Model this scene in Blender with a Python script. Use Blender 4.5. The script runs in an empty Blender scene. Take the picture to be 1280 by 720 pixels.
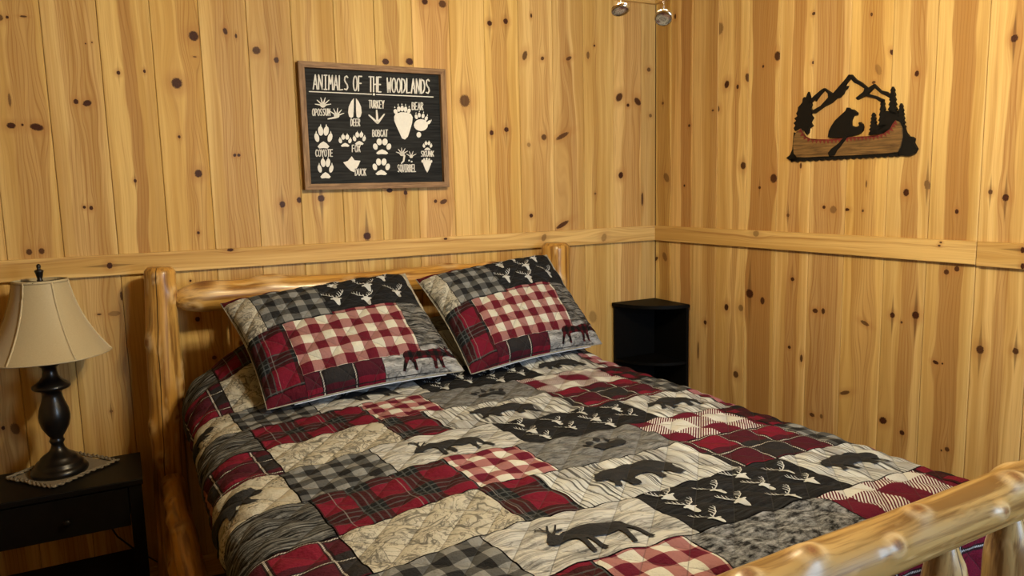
import bpy, bmesh, math, random
import numpy as np
from mathutils import Vector, Matrix
from mathutils.geometry import tessellate_polygon

random.seed(7)
SC = bpy.context.scene
COL = SC.collection

# ------------------------------------------------------------------ camera
F_PX = 930.0
YAW, PITCH, ROLL = 0.4815, 0.1312, -0.0235
CAM = Vector((-2.3832, -2.987, 1.4644))
_f = Vector((math.cos(PITCH)*math.sin(YAW), math.cos(PITCH)*math.cos(YAW), -math.sin(PITCH)))
_r0 = Vector((math.cos(YAW), -math.sin(YAW), 0))
_u0 = _r0.cross(_f)
_r = math.cos(ROLL)*_r0 + math.sin(ROLL)*_u0
_u = -math.sin(ROLL)*_r0 + math.cos(ROLL)*_u0
cam_d = bpy.data.cameras.new('camera')
cam_d.sensor_width = 36.0
cam_d.lens = F_PX/1280*36.0
cam_d.clip_start = 0.02
cam = bpy.data.objects.new('camera', cam_d)
COL.objects.link(cam)
cam.matrix_world = Matrix(((_r.x, _u.x, -_f.x, CAM.x), (_r.y, _u.y, -_f.y, CAM.y), (_r.z, _u.z, -_f.z, CAM.z), (0, 0, 0, 1)))
SC.camera = cam

# ------------------------------------------------------------------ world, lights, exposure
world = bpy.data.worlds.new('world'); SC.world = world
world.use_nodes = True
world.node_tree.nodes['Background'].inputs[0].default_value = (0.55, 0.72, 1.0, 1)
world.node_tree.nodes['Background'].inputs[1].default_value = 0.6
BULB_STRENGTH = 500.0
BULB_COLOR = (1.0, 0.83, 0.53)
FAN = Vector((-1.42, -1.72, 2.07))
wl = bpy.data.lights.new('daylight', 'AREA'); wl.shape = 'RECTANGLE'
wl.size, wl.size_y, wl.energy, wl.color = 0.85, 1.05, 42.0, (0.58, 0.78, 1.0)
wlo = bpy.data.objects.new('daylight', wl); COL.objects.link(wlo)
wlo.location = (-0.70, -3.782, 1.45); wlo.rotation_euler = (math.radians(90), 0, 0)
SC.view_settings.view_transform = 'Standard'
SC.view_settings.look = 'None'
SC.view_settings.gamma = 1.0
SC.view_settings.use_curve_mapping = False
SC.view_settings.exposure = 0.0

# ------------------------------------------------------------------ helpers
def at(px, py, axis, val):
    """the point where the ray through a photo pixel meets the plane axis=val"""
    d = _f + (px-640)/F_PX*_r - (py-360)/F_PX*_u
    return CAM + d*((val-CAM[axis])/d[axis])

def mesh_obj(name, verts, faces, mat=None, parent=None, smooth=False, uv=None, attr=None, loc=None):
    me = bpy.data.meshes.new(name)
    me.from_pydata([tuple(v) for v in verts], [], [tuple(f) for f in faces])
    if smooth: me.shade_smooth()
    if uv is not None:
        lay = me.uv_layers.new(name='UVMap')
        vi = np.empty(len(me.loops), dtype=np.int32); me.loops.foreach_get('vertex_index', vi)
        lay.data.foreach_set('uv', np.asarray(uv, dtype=np.float32)[vi].ravel())
    if attr:
        for k, v in attr.items():
            a = me.attributes.new(k, 'FLOAT', 'POINT'); a.data.foreach_set('value', np.asarray(v, dtype=np.float32))
    if mat: me.materials.append(mat)
    o = bpy.data.objects.new(name, me); COL.objects.link(o)
    if parent: o.parent = parent
    if loc is not None: o.location = loc
    return o

def bm_obj(name, bm, mat=None, parent=None, smooth=False, loc=None):
    me = bpy.data.meshes.new(name); bm.to_mesh(me); bm.free()
    if smooth: me.shade_smooth()
    if mat: me.materials.append(mat)
    o = bpy.data.objects.new(name, me); COL.objects.link(o)
    if parent: o.parent = parent
    if loc is not None: o.location = loc
    return o

def thing(name, label, cat, loc=(0, 0, 0), group=None):
    o = bpy.data.objects.new(name, None); COL.objects.link(o); o.location = loc
    o.empty_display_size = 0.05
    return tag(o, label, cat, group)

def tag(o, label, cat, group=None):
    o['label'] = label; o['category'] = cat
    if group: o['group'] = group
    return o

def structure(o, label=None):
    o['kind'] = 'structure'
    if label: o['label'] = label
    return o

def bm_box(bm, lo, hi, bevel=0.0, seg=1):
    lo, hi = Vector(lo), Vector(hi)
    r = bmesh.ops.create_cube(bm, size=1.0, matrix=Matrix.Translation((lo+hi)/2) @ Matrix.Diagonal((hi.x-lo.x, hi.y-lo.y, hi.z-lo.z, 1)))
    if bevel:
        es = list({e for v in r['verts'] for e in v.link_edges})
        bmesh.ops.bevel(bm, geom=es, offset=bevel, segments=seg, affect='EDGES', profile=0.5)

def box_obj(name, lo, hi, mat, parent=None, bevel=0.0, seg=1, base=None):
    """box given in the frame of 'base' (a location): the object's origin is put at base"""
    bm = bmesh.new(); bm_box(bm, lo, hi, bevel, seg)
    return bm_obj(name, bm, mat, parent)

def lathe_obj(name, prof, mat, parent=None, seg=40, loc=None, smooth=True, cap=True):
    v, f = [], []
    n = len(prof)
    for (r, z) in prof:
        for k in range(seg):
            a = 2*math.pi*k/seg; v.append((r*math.cos(a), r*math.sin(a), z))
    for i in range(n-1):
        for k in range(seg):
            k2 = (k+1) % seg
            f.append((i*seg+k, i*seg+k2, (i+1)*seg+k2, (i+1)*seg+k))
    if cap:
        f.append(tuple(range(seg-1, -1, -1))); f.append(tuple(range((n-1)*seg, n*seg)))
    return mesh_obj(name, v, f, mat, parent, smooth, loc=loc)

def tube(pts, rad, seg=8, closed=False):
    """verts, faces of a tube along a polyline"""
    P = [Vector(p) for p in pts]; n = len(P)
    rr = rad if hasattr(rad, '__len__') else [rad]*n
    v, f = [], []
    up = Vector((0.13, 0.2, 0.97))
    for i in range(n):
        if closed: t = P[(i+1) % n]-P[i-1]
        else: t = P[min(i+1, n-1)]-P[max(i-1, 0)]
        t.normalize()
        a = t.cross(up)
        if a.length < 1e-3: a = t.cross(Vector((1, 0, 0)))
        a.normalize(); b = t.cross(a)
        for k in range(seg):
            w = 2*math.pi*k/seg
            v.append(P[i]+(a*math.cos(w)+b*math.sin(w))*rr[i])
    for i in range(n if closed else n-1):
        j = (i+1) % n
        for k in range(seg):
            k2 = (k+1) % seg
            f.append((i*seg+k, i*seg+k2, j*seg+k2, j*seg+k))
    if not closed:
        f.append(tuple(range(seg-1, -1, -1))); f.append(tuple(range((n-1)*seg, n*seg)))
    return v, f

def tube_obj(name, pts, rad, mat, parent=None, seg=8, closed=False):
    v, f = tube(pts, rad, seg, closed)
    return mesh_obj(name, v, f, mat, parent, True)

def ellipse(cx, cy, rx, ry, ang=0.0, n=16):
    ca, sa = math.cos(ang), math.sin(ang)
    return [(cx+rx*math.cos(t)*ca-ry*math.sin(t)*sa, cy+rx*math.cos(t)*sa+ry*math.sin(t)*ca) for t in [2*math.pi*k/n for k in range(n)]]

def stroke_polys(pts, w0, w1=None):
    """a polyline as polygons: one quad a segment and round joints"""
    w1 = w0 if w1 is None else w1
    out = []; n = len(pts)
    W = [w0+(w1-w0)*i/max(1, n-1) for i in range(n)]
    for i in range(n-1):
        (x0, y0), (x1, y1) = pts[i], pts[i+1]
        L = math.hypot(x1-x0, y1-y0)
        if L < 1e-9: continue
        nx, ny = -(y1-y0)/L, (x1-x0)/L
        a, b = W[i]/2, W[i+1]/2
        out.append([(x0+nx*a, y0+ny*a), (x0-nx*a, y0-ny*a), (x1-nx*b, y1-ny*b), (x1+nx*b, y1+ny*b)])
    for i in range(n):
        out.append(ellipse(pts[i][0], pts[i][1], W[i]/2, W[i]/2, 0, 8))
    return out

def arc(cx, cy, rx, ry, a0, a1, n=8):
    return [(cx+rx*math.cos(math.radians(a0+(a1-a0)*k/n)), cy+ry*math.sin(math.radians(a0+(a1-a0)*k/n))) for k in range(n+1)]

def clean(poly):
    q = []
    for p in poly:
        if not q or math.hypot(p[0]-q[-1][0], p[1]-q[-1][1]) > 1e-7: q.append(p)
    if len(q) > 2 and math.hypot(q[0][0]-q[-1][0], q[0][1]-q[-1][1]) < 1e-7: q.pop()
    return q

def plate(name, polys, fmap, depth, mat, parent=None):
    """flat 2D polygons (mapped into space by fmap) extruded by the vector depth"""
    V, Fc = [], []
    dv = Vector(depth)
    for poly in polys:
        poly = clean(poly)
        if len(poly) < 3: continue
        P = [Vector(fmap(*p)) for p in poly]
        b = len(V); n = len(P)
        V += [tuple(p) for p in P] + [tuple(p+dv) for p in P]
        for t in tessellate_polygon([P]):
            Fc.append((b+t[0], b+t[1], b+t[2])); Fc.append((b+n+t[2], b+n+t[1], b+n+t[0]))
        for i in range(n):
            j = (i+1) % n
            Fc.append((b+i, b+j, b+n+j, b+n+i))
    bm = bmesh.new()
    me = bpy.data.meshes.new(name); me.from_pydata(V, [], Fc); bm.from_mesh(me)
    bmesh.ops.recalc_face_normals(bm, faces=bm.faces[:])
    bm.to_mesh(me); bm.free()
    if mat: me.materials.append(mat)
    o = bpy.data.objects.new(name, me); COL.objects.link(o)
    if parent: o.parent = parent
    return o

# ------------------------------------------------------------------ node helper
class NT:
    def __init__(s, tree): s.t = tree
    def n(s, typ, **kw):
        nd = s.t.nodes.new(typ)
        for k, v in kw.items(): setattr(nd, k, v)
        return nd
    def put(s, sock, v):
        if isinstance(v, bpy.types.NodeSocket): s.t.links.new(v, sock)
        elif v is not None: sock.default_value = v
    def m(s, op, a, b=None, c=None, clamp=False):
        nd = s.n('ShaderNodeMath', operation=op, use_clamp=clamp)
        s.put(nd.inputs[0], a)
        if b is not None: s.put(nd.inputs[1], b)
        if c is not None: s.put(nd.inputs[2], c)
        return nd.outputs[0]
    def add(s, a, b): return s.m('ADD', a, b)
    def mul(s, a, b): return s.m('MULTIPLY', a, b)
    def sub(s, a, b): return s.m('SUBTRACT', a, b)
    def xyz(s, v):
        nd = s.n('ShaderNodeSeparateXYZ'); s.put(nd.inputs[0], v); return nd.outputs
    def vec(s, x, y, z=0.0):
        nd = s.n('ShaderNodeCombineXYZ'); s.put(nd.inputs[0], x); s.put(nd.inputs[1], y); s.put(nd.inputs[2], z); return nd.outputs[0]
    def noise(s, v, scale=1.0, detail=3.0, rough=0.55, dist=0.0):
        nd = s.n('ShaderNodeTexNoise'); s.put(nd.inputs['Vector'], v)
        nd.inputs['Scale'].default_value = scale; nd.inputs['Detail'].default_value = detail
        nd.inputs['Roughness'].default_value = rough; nd.inputs['Distortion'].default_value = dist
        return nd.outputs['Fac']
    def rng(s, v, a, b, c=0.0, d=1.0, smooth=False):
        nd = s.n('ShaderNodeMapRange', interpolation_type='SMOOTHSTEP' if smooth else 'LINEAR')
        s.put(nd.inputs[0], v); s.put(nd.inputs[1], a); s.put(nd.inputs[2], b); s.put(nd.inputs[3], c); s.put(nd.inputs[4], d)
        return nd.outputs[0]
    def mix(s, fac, a, b, mode='MIX'):
        nd = s.n('ShaderNodeMix', data_type='RGBA', blend_type=mode)
        s.put(nd.inputs[0], fac)
        for i, v in ((6, a), (7, b)):
            s.put(nd.inputs[i], (v[0], v[1], v[2], 1.0) if isinstance(v, (tuple, list)) else v)
        return nd.outputs[2]
    def stripe(s, u, period, duty=0.5, off=0.0):
        return s.m('LESS_THAN', s.m('FRACT', s.add(s.mul(u, 1.0/period), off)), duty)
    def bump(s, h, strength=0.3, dist=0.002):
        nd = s.n('ShaderNodeBump'); nd.inputs['Strength'].default_value = strength; nd.inputs['Distance'].default_value = dist
        s.put(nd.inputs['Height'], h); return nd.outputs[0]

def new_mat(name, color=None, rough=0.5, metal=0.0, coat=0.0, spec=None):
    mt = bpy.data.materials.new(name); mt.use_nodes = True
    b = mt.node_tree.nodes['Principled BSDF']
    b.inputs['Roughness'].default_value = rough; b.inputs['Metallic'].default_value = metal
    b.inputs['Coat Weight'].default_value = coat
    if spec is not None: b.inputs['Specular IOR Level'].default_value = spec
    if color: b.inputs['Base Color'].default_value = (*color, 1)
    return mt, NT(mt.node_tree), b

def simple_mat(name, color, rough=0.5, metal=0.0, coat=0.0, var=0.12, scale=40.0, spec=None, bump=0.0):
    mt, g, b = new_mat(name, color, rough, metal, coat, spec)
    tc = g.n('ShaderNodeTexCoord').outputs['Object']
    nz = g.noise(tc, scale, 4)
    dark = tuple(c*(1-var*2) for c in color); lite = tuple(min(1, c*(1+var*2)) for c in color)
    g.put(b.inputs['Base Color'], g.mix(nz, dark, lite))
    if bump: g.put(b.inputs['Normal'], g.bump(nz, bump, 0.002))
    return mt

def emit_mat(name, color, strength):
    mt, g, b = new_mat(name, color, 0.5)
    b.inputs['Emission Color'].default_value = (*color, 1); b.inputs['Emission Strength'].default_value = strength
    return mt
# ------------------------------------------------------------------ pine boards
def knot_group():
    t = bpy.data.node_groups.new('knot', 'ShaderNodeTree')
    I = t.interface
    for nm, ty in (('P', 'NodeSocketVector'), ('Center', 'NodeSocketVector'), ('InvR', 'NodeSocketVector'), ('Ang', 'NodeSocketFloat'),
                   ('Jit', 'NodeSocketFloat'), ('Streak', 'NodeSocketFloat'), ('Dark', 'NodeSocketFloat'), ('Warp', 'NodeSocketFloat'), ('Mask', 'NodeSocketFloat'), ('Halo', 'NodeSocketFloat')):
        I.new_socket(nm, in_out='INPUT', socket_type=ty)
    for nm in ('Warp', 'Mask', 'Halo'): I.new_socket(nm, in_out='OUTPUT', socket_type='NodeSocketFloat')
    g = NT(t); gi = g.n('NodeGroupInput').outputs; go = g.n('NodeGroupOutput').inputs
    sub = g.n('ShaderNodeVectorMath', operation='SUBTRACT'); g.put(sub.inputs[0], gi['P']); g.put(sub.inputs[1], gi['Center'])
    rot = g.n('ShaderNodeVectorRotate', rotation_type='Y_AXIS'); g.put(rot.inputs['Vector'], sub.outputs[0]); g.put(rot.inputs['Angle'], gi['Ang'])
    mu = g.n('ShaderNodeVectorMath', operation='MULTIPLY'); g.put(mu.inputs[0], rot.outputs[0]); g.put(mu.inputs[1], gi['InvR'])
    ln = g.n('ShaderNodeVectorMath', operation='LENGTH'); g.put(ln.inputs[0], mu.outputs[0])
    r = g.add(ln.outputs['Value'], gi['Jit'])
    s = g.xyz(sub.outputs[0]); q = g.xyz(mu.outputs[0]); ir = g.xyz(gi['InvR'])
    core = g.mul(g.rng(r, 0.75, 1.12, 1.0, 0.0, True), gi['Dark'])
    # a resin streak that runs along the grain from the knot
    sx = g.m('ABSOLUTE', g.mul(s[0], ir[0])); sz = g.m('ABSOLUTE', g.mul(s[2], ir[0]))
    wid = g.sub(0.75, g.mul(sz, 0.075))
    st = g.mul(g.mul(g.rng(g.sub(wid, sx), 0.0, 0.4, 0.0, 1.0, True), g.m('LESS_THAN', sz, 10.0)), g.mul(gi['Streak'], 0.55))
    g.put(go['Mask'], g.m('MAXIMUM', gi['Mask'], g.m('MAXIMUM', core, st)))
    h = g.rng(r, 0.9, 3.2, 1.0, 0.0, True)
    g.put(go['Halo'], g.m('MAXIMUM', gi['Halo'], g.mul(h, gi['Dark'])))
    # grain lines flow around the knot
    el = g.m('SQRT', g.add(g.m('POWER', g.mul(s[0], ir[0]), 2.0), g.m('POWER', g.mul(g.mul(s[2], ir[0]), 0.33), 2.0)))
    w = g.mul(g.mul(s[0], g.rng(el, 0.4, 3.6, 1.0, 0.0, True)), -0.8)
    g.put(go['Warp'], g.add(gi['Warp'], w))
    return t
KNOT = knot_group()

def board_mat(name, knots, band, tone, seed, horizontal=False):
    """pine: knots = [(across, along, r_across, r_along, angle, streak, dark)], band = (centre, half width, strength)"""
    mt, g, b = new_mat(name, None, 0.42, 0, 0.0, 0.18)
    tc = g.n('ShaderNodeTexCoord').outputs['Object']
    o = g.xyz(tc)
    across, along = (o[2], o[0]) if horizontal else (o[0], o[2])
    P = g.vec(across, 0.0, along)
    warp, mask, halo = 0.0, 0.0, 0.0
    jit = g.mul(g.sub(g.noise(P, 240, 2), 0.5), 0.6) if knots else 0.0
    for (ca, cl, ra, rl, ang, stk, dk) in knots:
        nd = g.n('ShaderNodeGroup'); nd.node_tree = KNOT
        g.put(nd.inputs['P'], P); g.put(nd.inputs['Jit'], jit); nd.inputs['Center'].default_value = (ca, 0, cl)
        nd.inputs['InvR'].default_value = (1/ra, 0, 1/rl); nd.inputs['Ang'].default_value = ang
        nd.inputs['Streak'].default_value = stk; nd.inputs['Dark'].default_value = dk
        g.put(nd.inputs['Warp'], warp); g.put(nd.inputs['Mask'], mask); g.put(nd.inputs['Halo'], halo)
        warp, mask, halo = nd.outputs['Warp'], nd.outputs['Mask'], nd.outputs['Halo']
    gx = g.add(across, warp)
    sway = g.mul(g.sub(g.noise(g.vec(g.mul(across, 3.0), seed*1.7, g.mul(along, 1.6)), 1.0, 2), 0.5), 0.035)
    gx = g.add(gx, sway)
    rings = g.noise(g.vec(g.mul(gx, 95.0), seed*3.1, g.mul(along, 1.1)), 1.0, 3, 0.6)
    fine = g.noise(g.vec(g.mul(gx, 230.0), seed*2.3, g.mul(along, 4.0)), 1.0, 2, 0.6)
    broad = g.noise(g.vec(g.mul(gx, 16.0), seed*5.3, g.mul(along, 0.7)), 1.0, 2, 0.5)
    mids = g.noise(g.vec(g.mul(gx, 55.0), seed*4.1, g.mul(along, 0.9)), 1.0, 2, 0.5)
    lite = tuple(c*t for c, t in zip((0.66, 0.46, 0.180), tone)); mid = tuple(c*t for c, t in zip((0.49, 0.305, 0.094), tone))
    heart = tuple(c*t for c, t in zip((0.335, 0.165, 0.048), tone))
    col = g.mix(g.rng(g.add(g.mul(broad, .65), g.mul(mids, .35)), 0.38, 0.62, 0.0, 1.0, True), lite, mid)
    bc, bw, bs = band
    edge = g.mul(g.sub(g.noise(g.vec(seed*7.7, 0.0, g.mul(along, 2.2)), 1.0, 2), 0.5), 0.055)
    inband = g.rng(g.m('ABSOLUTE', g.sub(g.add(gx, edge), bc)), bw-0.004, bw+0.003, 1.0, 0.0, True)
    col = g.mix(g.mul(inband, bs), col, heart)
    col = g.mix(g.mul(g.rng(rings, 0.50, 0.72, 0.0, 1.0), g.add(0.30, g.mul(inband, 0.40))), col, heart)
    col = g.mix(g.mul(g.rng(fine, 0.5, 0.75, 0.0, 1.0), 0.34), col, (0.27, 0.13, 0.035))
    lw = g.m('SINE', g.mul(g.add(g.mul(gx, 85.0), g.mul(g.noise(g.vec(g.mul(gx, 7.0), seed*6.1, g.mul(along, 1.5)), 1.0, 2), 7.0)), 6.2832))
    col = g.mix(g.mul(g.rng(lw, 0.55, 1.0, 0.0, 1.0), g.add(0.05, g.mul(inband, 0.34))), col, (0.22, 0.095, 0.025))
    if knots:
        col = g.mix(g.mul(halo, 0.30), col, (0.36, 0.165, 0.05))
        col = g.mix(g.mul(halo, 0.18), col, (0.30, 0.14, 0.04))
        kc = g.mix(g.noise(P, 190, 3), (0.006, 0.002, 0.001), (0.085, 0.024, 0.008))
        col = g.mix(mask, col, kc)
    g.put(b.inputs['Base Color'], col)
    g.put(b.inputs['Roughness'], g.rng(broad, 0.3, 0.7, 0.44, 0.56))
    g.put(b.inputs['Normal'], g.bump(g.add(rings, g.mul(fine, 0.4)), 0.10, 0.001))
    return mt

Z_CEIL = 2.43
# knots read off the photograph: (px, py, half width, half height, lean in degrees, streak, darkness)
KN_BACK = [(9, 21.5, 2, 2, 0, 0, 1), (29, 20.5, 5, 1.3, 0, 0, .9), (0, 22, 4, 4, 0, 0, .8), (242, 45, 6.5, 6.5, 0, 0, 1), (221, 104, 7, 7, 0, 0, 1), (95, 127, 3.4, 3.4, 0, 0, 1),
    (109, 129, 6, 4, 25, 0, 1), (148, 91, 2.6, 2.8, 0, .5, 1), (180.5, 89, 1.8, 2.4, 0, .4, 1), (107, 54.5, 1, 1, 0, 0, 1), (115, 53, 1, 1, 0, 0, 1), (243.5, 71, 2.6, .9, 0, 0, .8),
    (281.5, 39, 3, 4.5, 15, 0, 1), (14, 157, 6, 4, 0, 0, 1), (28, 156, 1.7, 1.7, 0, 0, 1), (46, 159, 9, 4.6, -12, 0, 1), (12, 125, 2, 9, 0, .5, .7),
    (105.5, 259, 2.2, 2, 0, 0, 1), (114, 260, 2.6, 2.8, 0, 0, 1), (169, 226, 2, 2.6, 0, 1, 1), (248, 217, 5, 5.2, 0, 0, 1), (224, 171, 1.8, 2.2, 0, .3, 1), (248, 291, 2, 2, 0, 0, 1),
    (36.5, 315, 4, 4, 0, 0, .9), (52, 314, 4, 4, 0, 0, .9), (295, 45, 1.6, 3, 0, .3, 1), (320.5, 63, 5.5, 5, 20, 0, .95), (345.5, 75, 3.4, 4, 0, .5, 1),
    (482, 77, 4.6, 4, 0, 0, 1), (512, 77, 5, 4.6, 0, 0, 1), (293.5, 194, 2.2, 2.2, 0, 0, 1), (298.5, 194, 2.2, 2.2, 0, 0, 1), (353, 255.5, 3.8, 4.5, 0, .6, 1), (374, 250, 3.2, 4, 0, 0, 1),
    (401.5, 248, 4.6, 4.6, 0, 1, 1), (459, 295, 5, 5.2, 0, 1, 1), (487, 238, 4, 3, 0, 0, 1), (507, 241, 2.6, 3, 0, .8, 1), (531, 2, 4, 4, 0, 0, 1), (553, 5, 5, 5, 0, 0, .9),
    (581, 126, 6.6, 8, 0, 0, .85), (612, 29, 3.2, 3.6, 0, .5, 1), (632, 26.5, 3, 3.8, 0, .5, 1), (664, 19.5, 1.2, 3, 0, 0, 1), (656, 69.5, 3, 6.5, -20, 0, .85), (678, 73, 2.4, 2.4, 30, 0, .9),
    (711, 73, 4, 2.4, 25, .3, .85), (735, 69, 2, 5, 0, 0, .7), (743, 57, 1.2, 1.6, 0, 0, 1), (614.5, 166, 2.6, 3.6, 0, .5, 1), (633, 162, 3, 3.4, 0, .6, 1), (680, 171.5, 3.4, 4, 0, 0, .85),
    (661, 181, 2.4, 3, 20, 0, .5), (703, 170, 9, 2.8, 26, 0, .85), (544.5, 251.5, 2.2, 2.4, 0, 0, .95), (554.5, 252, 5, 3, 20, 0, .9), (664, 269.5, 2.4, 2.6, 0, 0, 1), (703, 281, 9, 2.8, 26, 0, .95),
    (744, 242, 1.4, 1.6, 0, .5, .7), (774, 121.5, 5.2, 4.6, 45, 0, .95), (797, 127, 5, 4, -40, 0, .95), (785, 131.5, 1.8, 2.2, 0, 0, 1), (811, 87, 2.4, 2.8, 0, 0, .8), (813, 144.5, 2, 2.4, 0, 0, .7),
    (776, 219, 3, 4.4, -15, 0, 1), (803, 249, 1.3, 9, 0, 0, .9), (741, 396, 5, 8, 15, 0, .4), (4, 535, 2.6, 2.6, 0, 0, 1), (19, 536, 6, 8, 10, .4, .75), (124, 393, 3, 1.2, 0, 0, .9),
    (152, 370, 2, 6, 0, 0, .9), (143, 392, 8, 3.5, 0, .2, .5), (139, 514, 2.2, 2, 0, 1, .7), (238, 351, 1.6, 1.6, 0, 0, 1), (247, 399, 3.3, 3.3, 0, 0, 1), (268, 447, 3.2, 2.6, 0, 0, .9)]
KN_RIGHT = [(844, 20.5, 1.2, 3.4, 0, 0, 1), (899, 36, 5.5, 8, 10, 0, .6), (828.5, 129, 1.4, 2, 0, .3, .8), (861.5, 157, 1.5, 2, 0, .4, 1), (908.5, 105.5, 3, 5, -25, 0, 1), (922, 108.5, 1.6, 3, 0, 0, 1),
    (934.5, 97, 2.8, 6, 20, 0, .9), (897, 136, 2.6, 4.4, 35, 0, .8), (891, 138, 1.5, 1.5, 0, .3, .9), (972, 70, 4, 6.4, 15, 0, .95), (954, 83, 1.3, 2, 0, .4, 1), (833, 222, 3, 7, 40, 0, .6),
    (855.5, 232, 1.1, 1.8, 0, 0, 1), (929, 207, 3.4, 5, 20, .3, .95), (949.5, 234.5, 1.6, 2, 0, .5, 1), (967, 223, 4.4, 6, 15, 0, .95), (985, 269, 1.8, 2.6, 0, 1, .85), (1017, 17, 2, 2.2, 0, .3, .95),
    (1016.7, 78, 2, 2.2, 0, .3, .95), (1089.5, 18, 1.6, 2.6, 20, 0, .9), (1115, 65.5, 2.4, 4.4, 30, 0, 1), (1092, 103, 2.5, 2, 0, 0, .9), (1146, 92, 2.9, 4, 0, 0, 1), (1268, 48, 4.8, 5.4, 0, 1, 1),
    (1098, 87, 3.6, 8, 25, 0, .35), (1030, 259, 2, 2.3, 0, 0, 1), (1041.5, 262, 4.4, 5, 0, 0, .55), (1059, 262, 3, 2, 0, 0, 1), (1078.5, 263.5, 1.4, 2, 0, .3, .9), (1132.7, 240.7, 3.8, 5, 0, 0, 1),
    (1159, 231, 4, 7, 10, 1, .7), (1196, 264.5, 2.5, 3.2, 0, 0, 1), (1238, 240, 3, 3.6, 0, 1, .9), (1257, 247, 4.5, 5, 0, 1, 1), (1083, 230, 1, 5, 0, 0, .8), (1001, 207, 1.5, 4, 0, .3, .9),
    (819.5, 324, 3.8, 2.2, 30, 0, .95), (831, 321, 2.6, 6.4, 32, 0, .6), (908, 384, 2.7, 4.4, -10, 0, 1), (881.5, 403, 2, 3, 0, .5, 1), (926, 385, 3.2, 4.4, 10, 0, .6), (937, 367, 4.8, 6, -15, .7, 1),
    (953, 376, 2.8, 4.8, 0, 0, .95), (872.6, 438, 1.1, 12, 0, 0, .8), (857, 453, 2.6, 1.6, 0, 0, .9), (990.6, 349, 2.4, 2.7, 0, .5, 1), (986.6, 434, 2, 2.2, 0, .3, 1), (1001.7, 448, 1.8, 5, 0, .3, .9),
    (1019, 388.5, 3.6, 3, 0, 0, .95), (1029, 389, 2.4, 3.8, 0, 0, .95), (1081, 404, 6, 2.6, -20, 0, .8), (1115.5, 394, 3.3, 3.9, 0, 1, 1), (1144.5, 394, 4.8, 5.4, 0, 1, 1), (1183, 340, 3.5, 3.6, 0, .4, .95),
    (1196, 336, 3.4, 3.8, 0, 0, .95), (1169.5, 453, 4, 2.4, -15, 0, 1), (1178, 454.5, 1.3, 1.3, 0, 0, 1), (1225, 437, 5, 6, 0, .9, .95), (1269.5, 439, 4.2, 4.6, 0, 1, .95), (1127, 403, 1.5, 1.8, 0, 0, .9),
    (919.7, 468, 3.5, 4.4, 0, 0, .9), (1015, 518.6, 3.4, 2.6, 0, 0, .9), (1026.6, 520.5, 2, 3, 0, 0, .7), (1056, 491, 7, 2.6, 22, 0, .85), (1103.7, 525.7, 5.2, 4.6, 20, 0, 1), (1127.5, 541, 3.3, 3.2, 0, .4, 1),
    (1183.7, 561.7, 3.2, 3, 0, .4, .9), (1176.7, 563, 1.2, 1.4, 0, 0, 1)]
# joints between boards along each wall, read just above the chair rail, and the darker heartwood inside them
J_BACK = [5, 77, 145.5, 209.5, 268, 325.5, 379, 431, 479.5, 525, 570, 612, 653, 694, 731, 768, 802]
BAND_BACK = [(28, 66, .55), (95, 138, .3), (172, 188, .8), (240, 264, .3), (285, 324, .45), (346, 370, .3), (398, 405, .5), (440, 452, .2), (490, 508, .6), (535, 564, .55), (586, 592, .1), (620, 640, .6), (668, 690, .35), (704, 714, .55), (742, 748, .1), (778, 800, .5), (806, 808, .2)]
J_RIGHT = [838, 864, 895, 932, 969.5, 1010.7, 1055, 1106, 1159.5, 1222]
BAND_RIGHT = [(822, 836, .6), (850, 862, .85), (884, 894, .4), (914, 922, .5), (936, 966, .95), (984, 999, .75), (1016, 1049, .6), (1067, 1095, .45), (1127, 1147, .7), (1178, 1207, .85), (1246, 1262, .55)]

def board(name, wall, a0, a1, z0, z1, mat, axis, thick=0.018):
    """one upright tongue-and-groove board; origin at its middle on the wall plane, bevelled long edges"""
    w = (a1-a0)/2; h = (z1-z0)/2; c = 0.0022; gp = 0.0006
    prof = [(-w+gp, thick), (-w+gp, -0.0+c), (-w+gp+c, 0.0), (w-gp-c, 0.0), (w-gp, c), (w-gp, thick)]
    v = [(x, y, -h) for x, y in prof]+[(x, y, h) for x, y in prof]
    n = len(prof); f = [(i, (i+1) % n, n+(i+1) % n, n+i) for i in range(n)]+[tuple(range(n-1, -1, -1)), tuple(range(n, 2*n))]
    o = mesh_obj(name, v, f, mat, wall)
    if axis == 0: o.location = ((a0+a1)/2, 0, (z0+z1)/2)
    else:
        o.location = (0, (a0+a1)/2, (z0+z1)/2); o.rotation_euler = (0, 0, -math.pi/2)
    return o

backing = simple_mat('wall_backing', (0.10, 0.05, 0.02), 0.9)
BACK_L, FRONT_Y, = -4.3, -3.8
wall_back = structure(box_obj('wall_back', (BACK_L, 0.018, -0.06), (0.08, 0.08, Z_CEIL), backing), 'knotty pine board wall behind the headboard')
wall_right = structure(box_obj('wall_right', (0.018, FRONT_Y, -0.06), (0.08, 0.018, Z_CEIL), backing), 'knotty pine board wall with the canoe cut-out')

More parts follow.
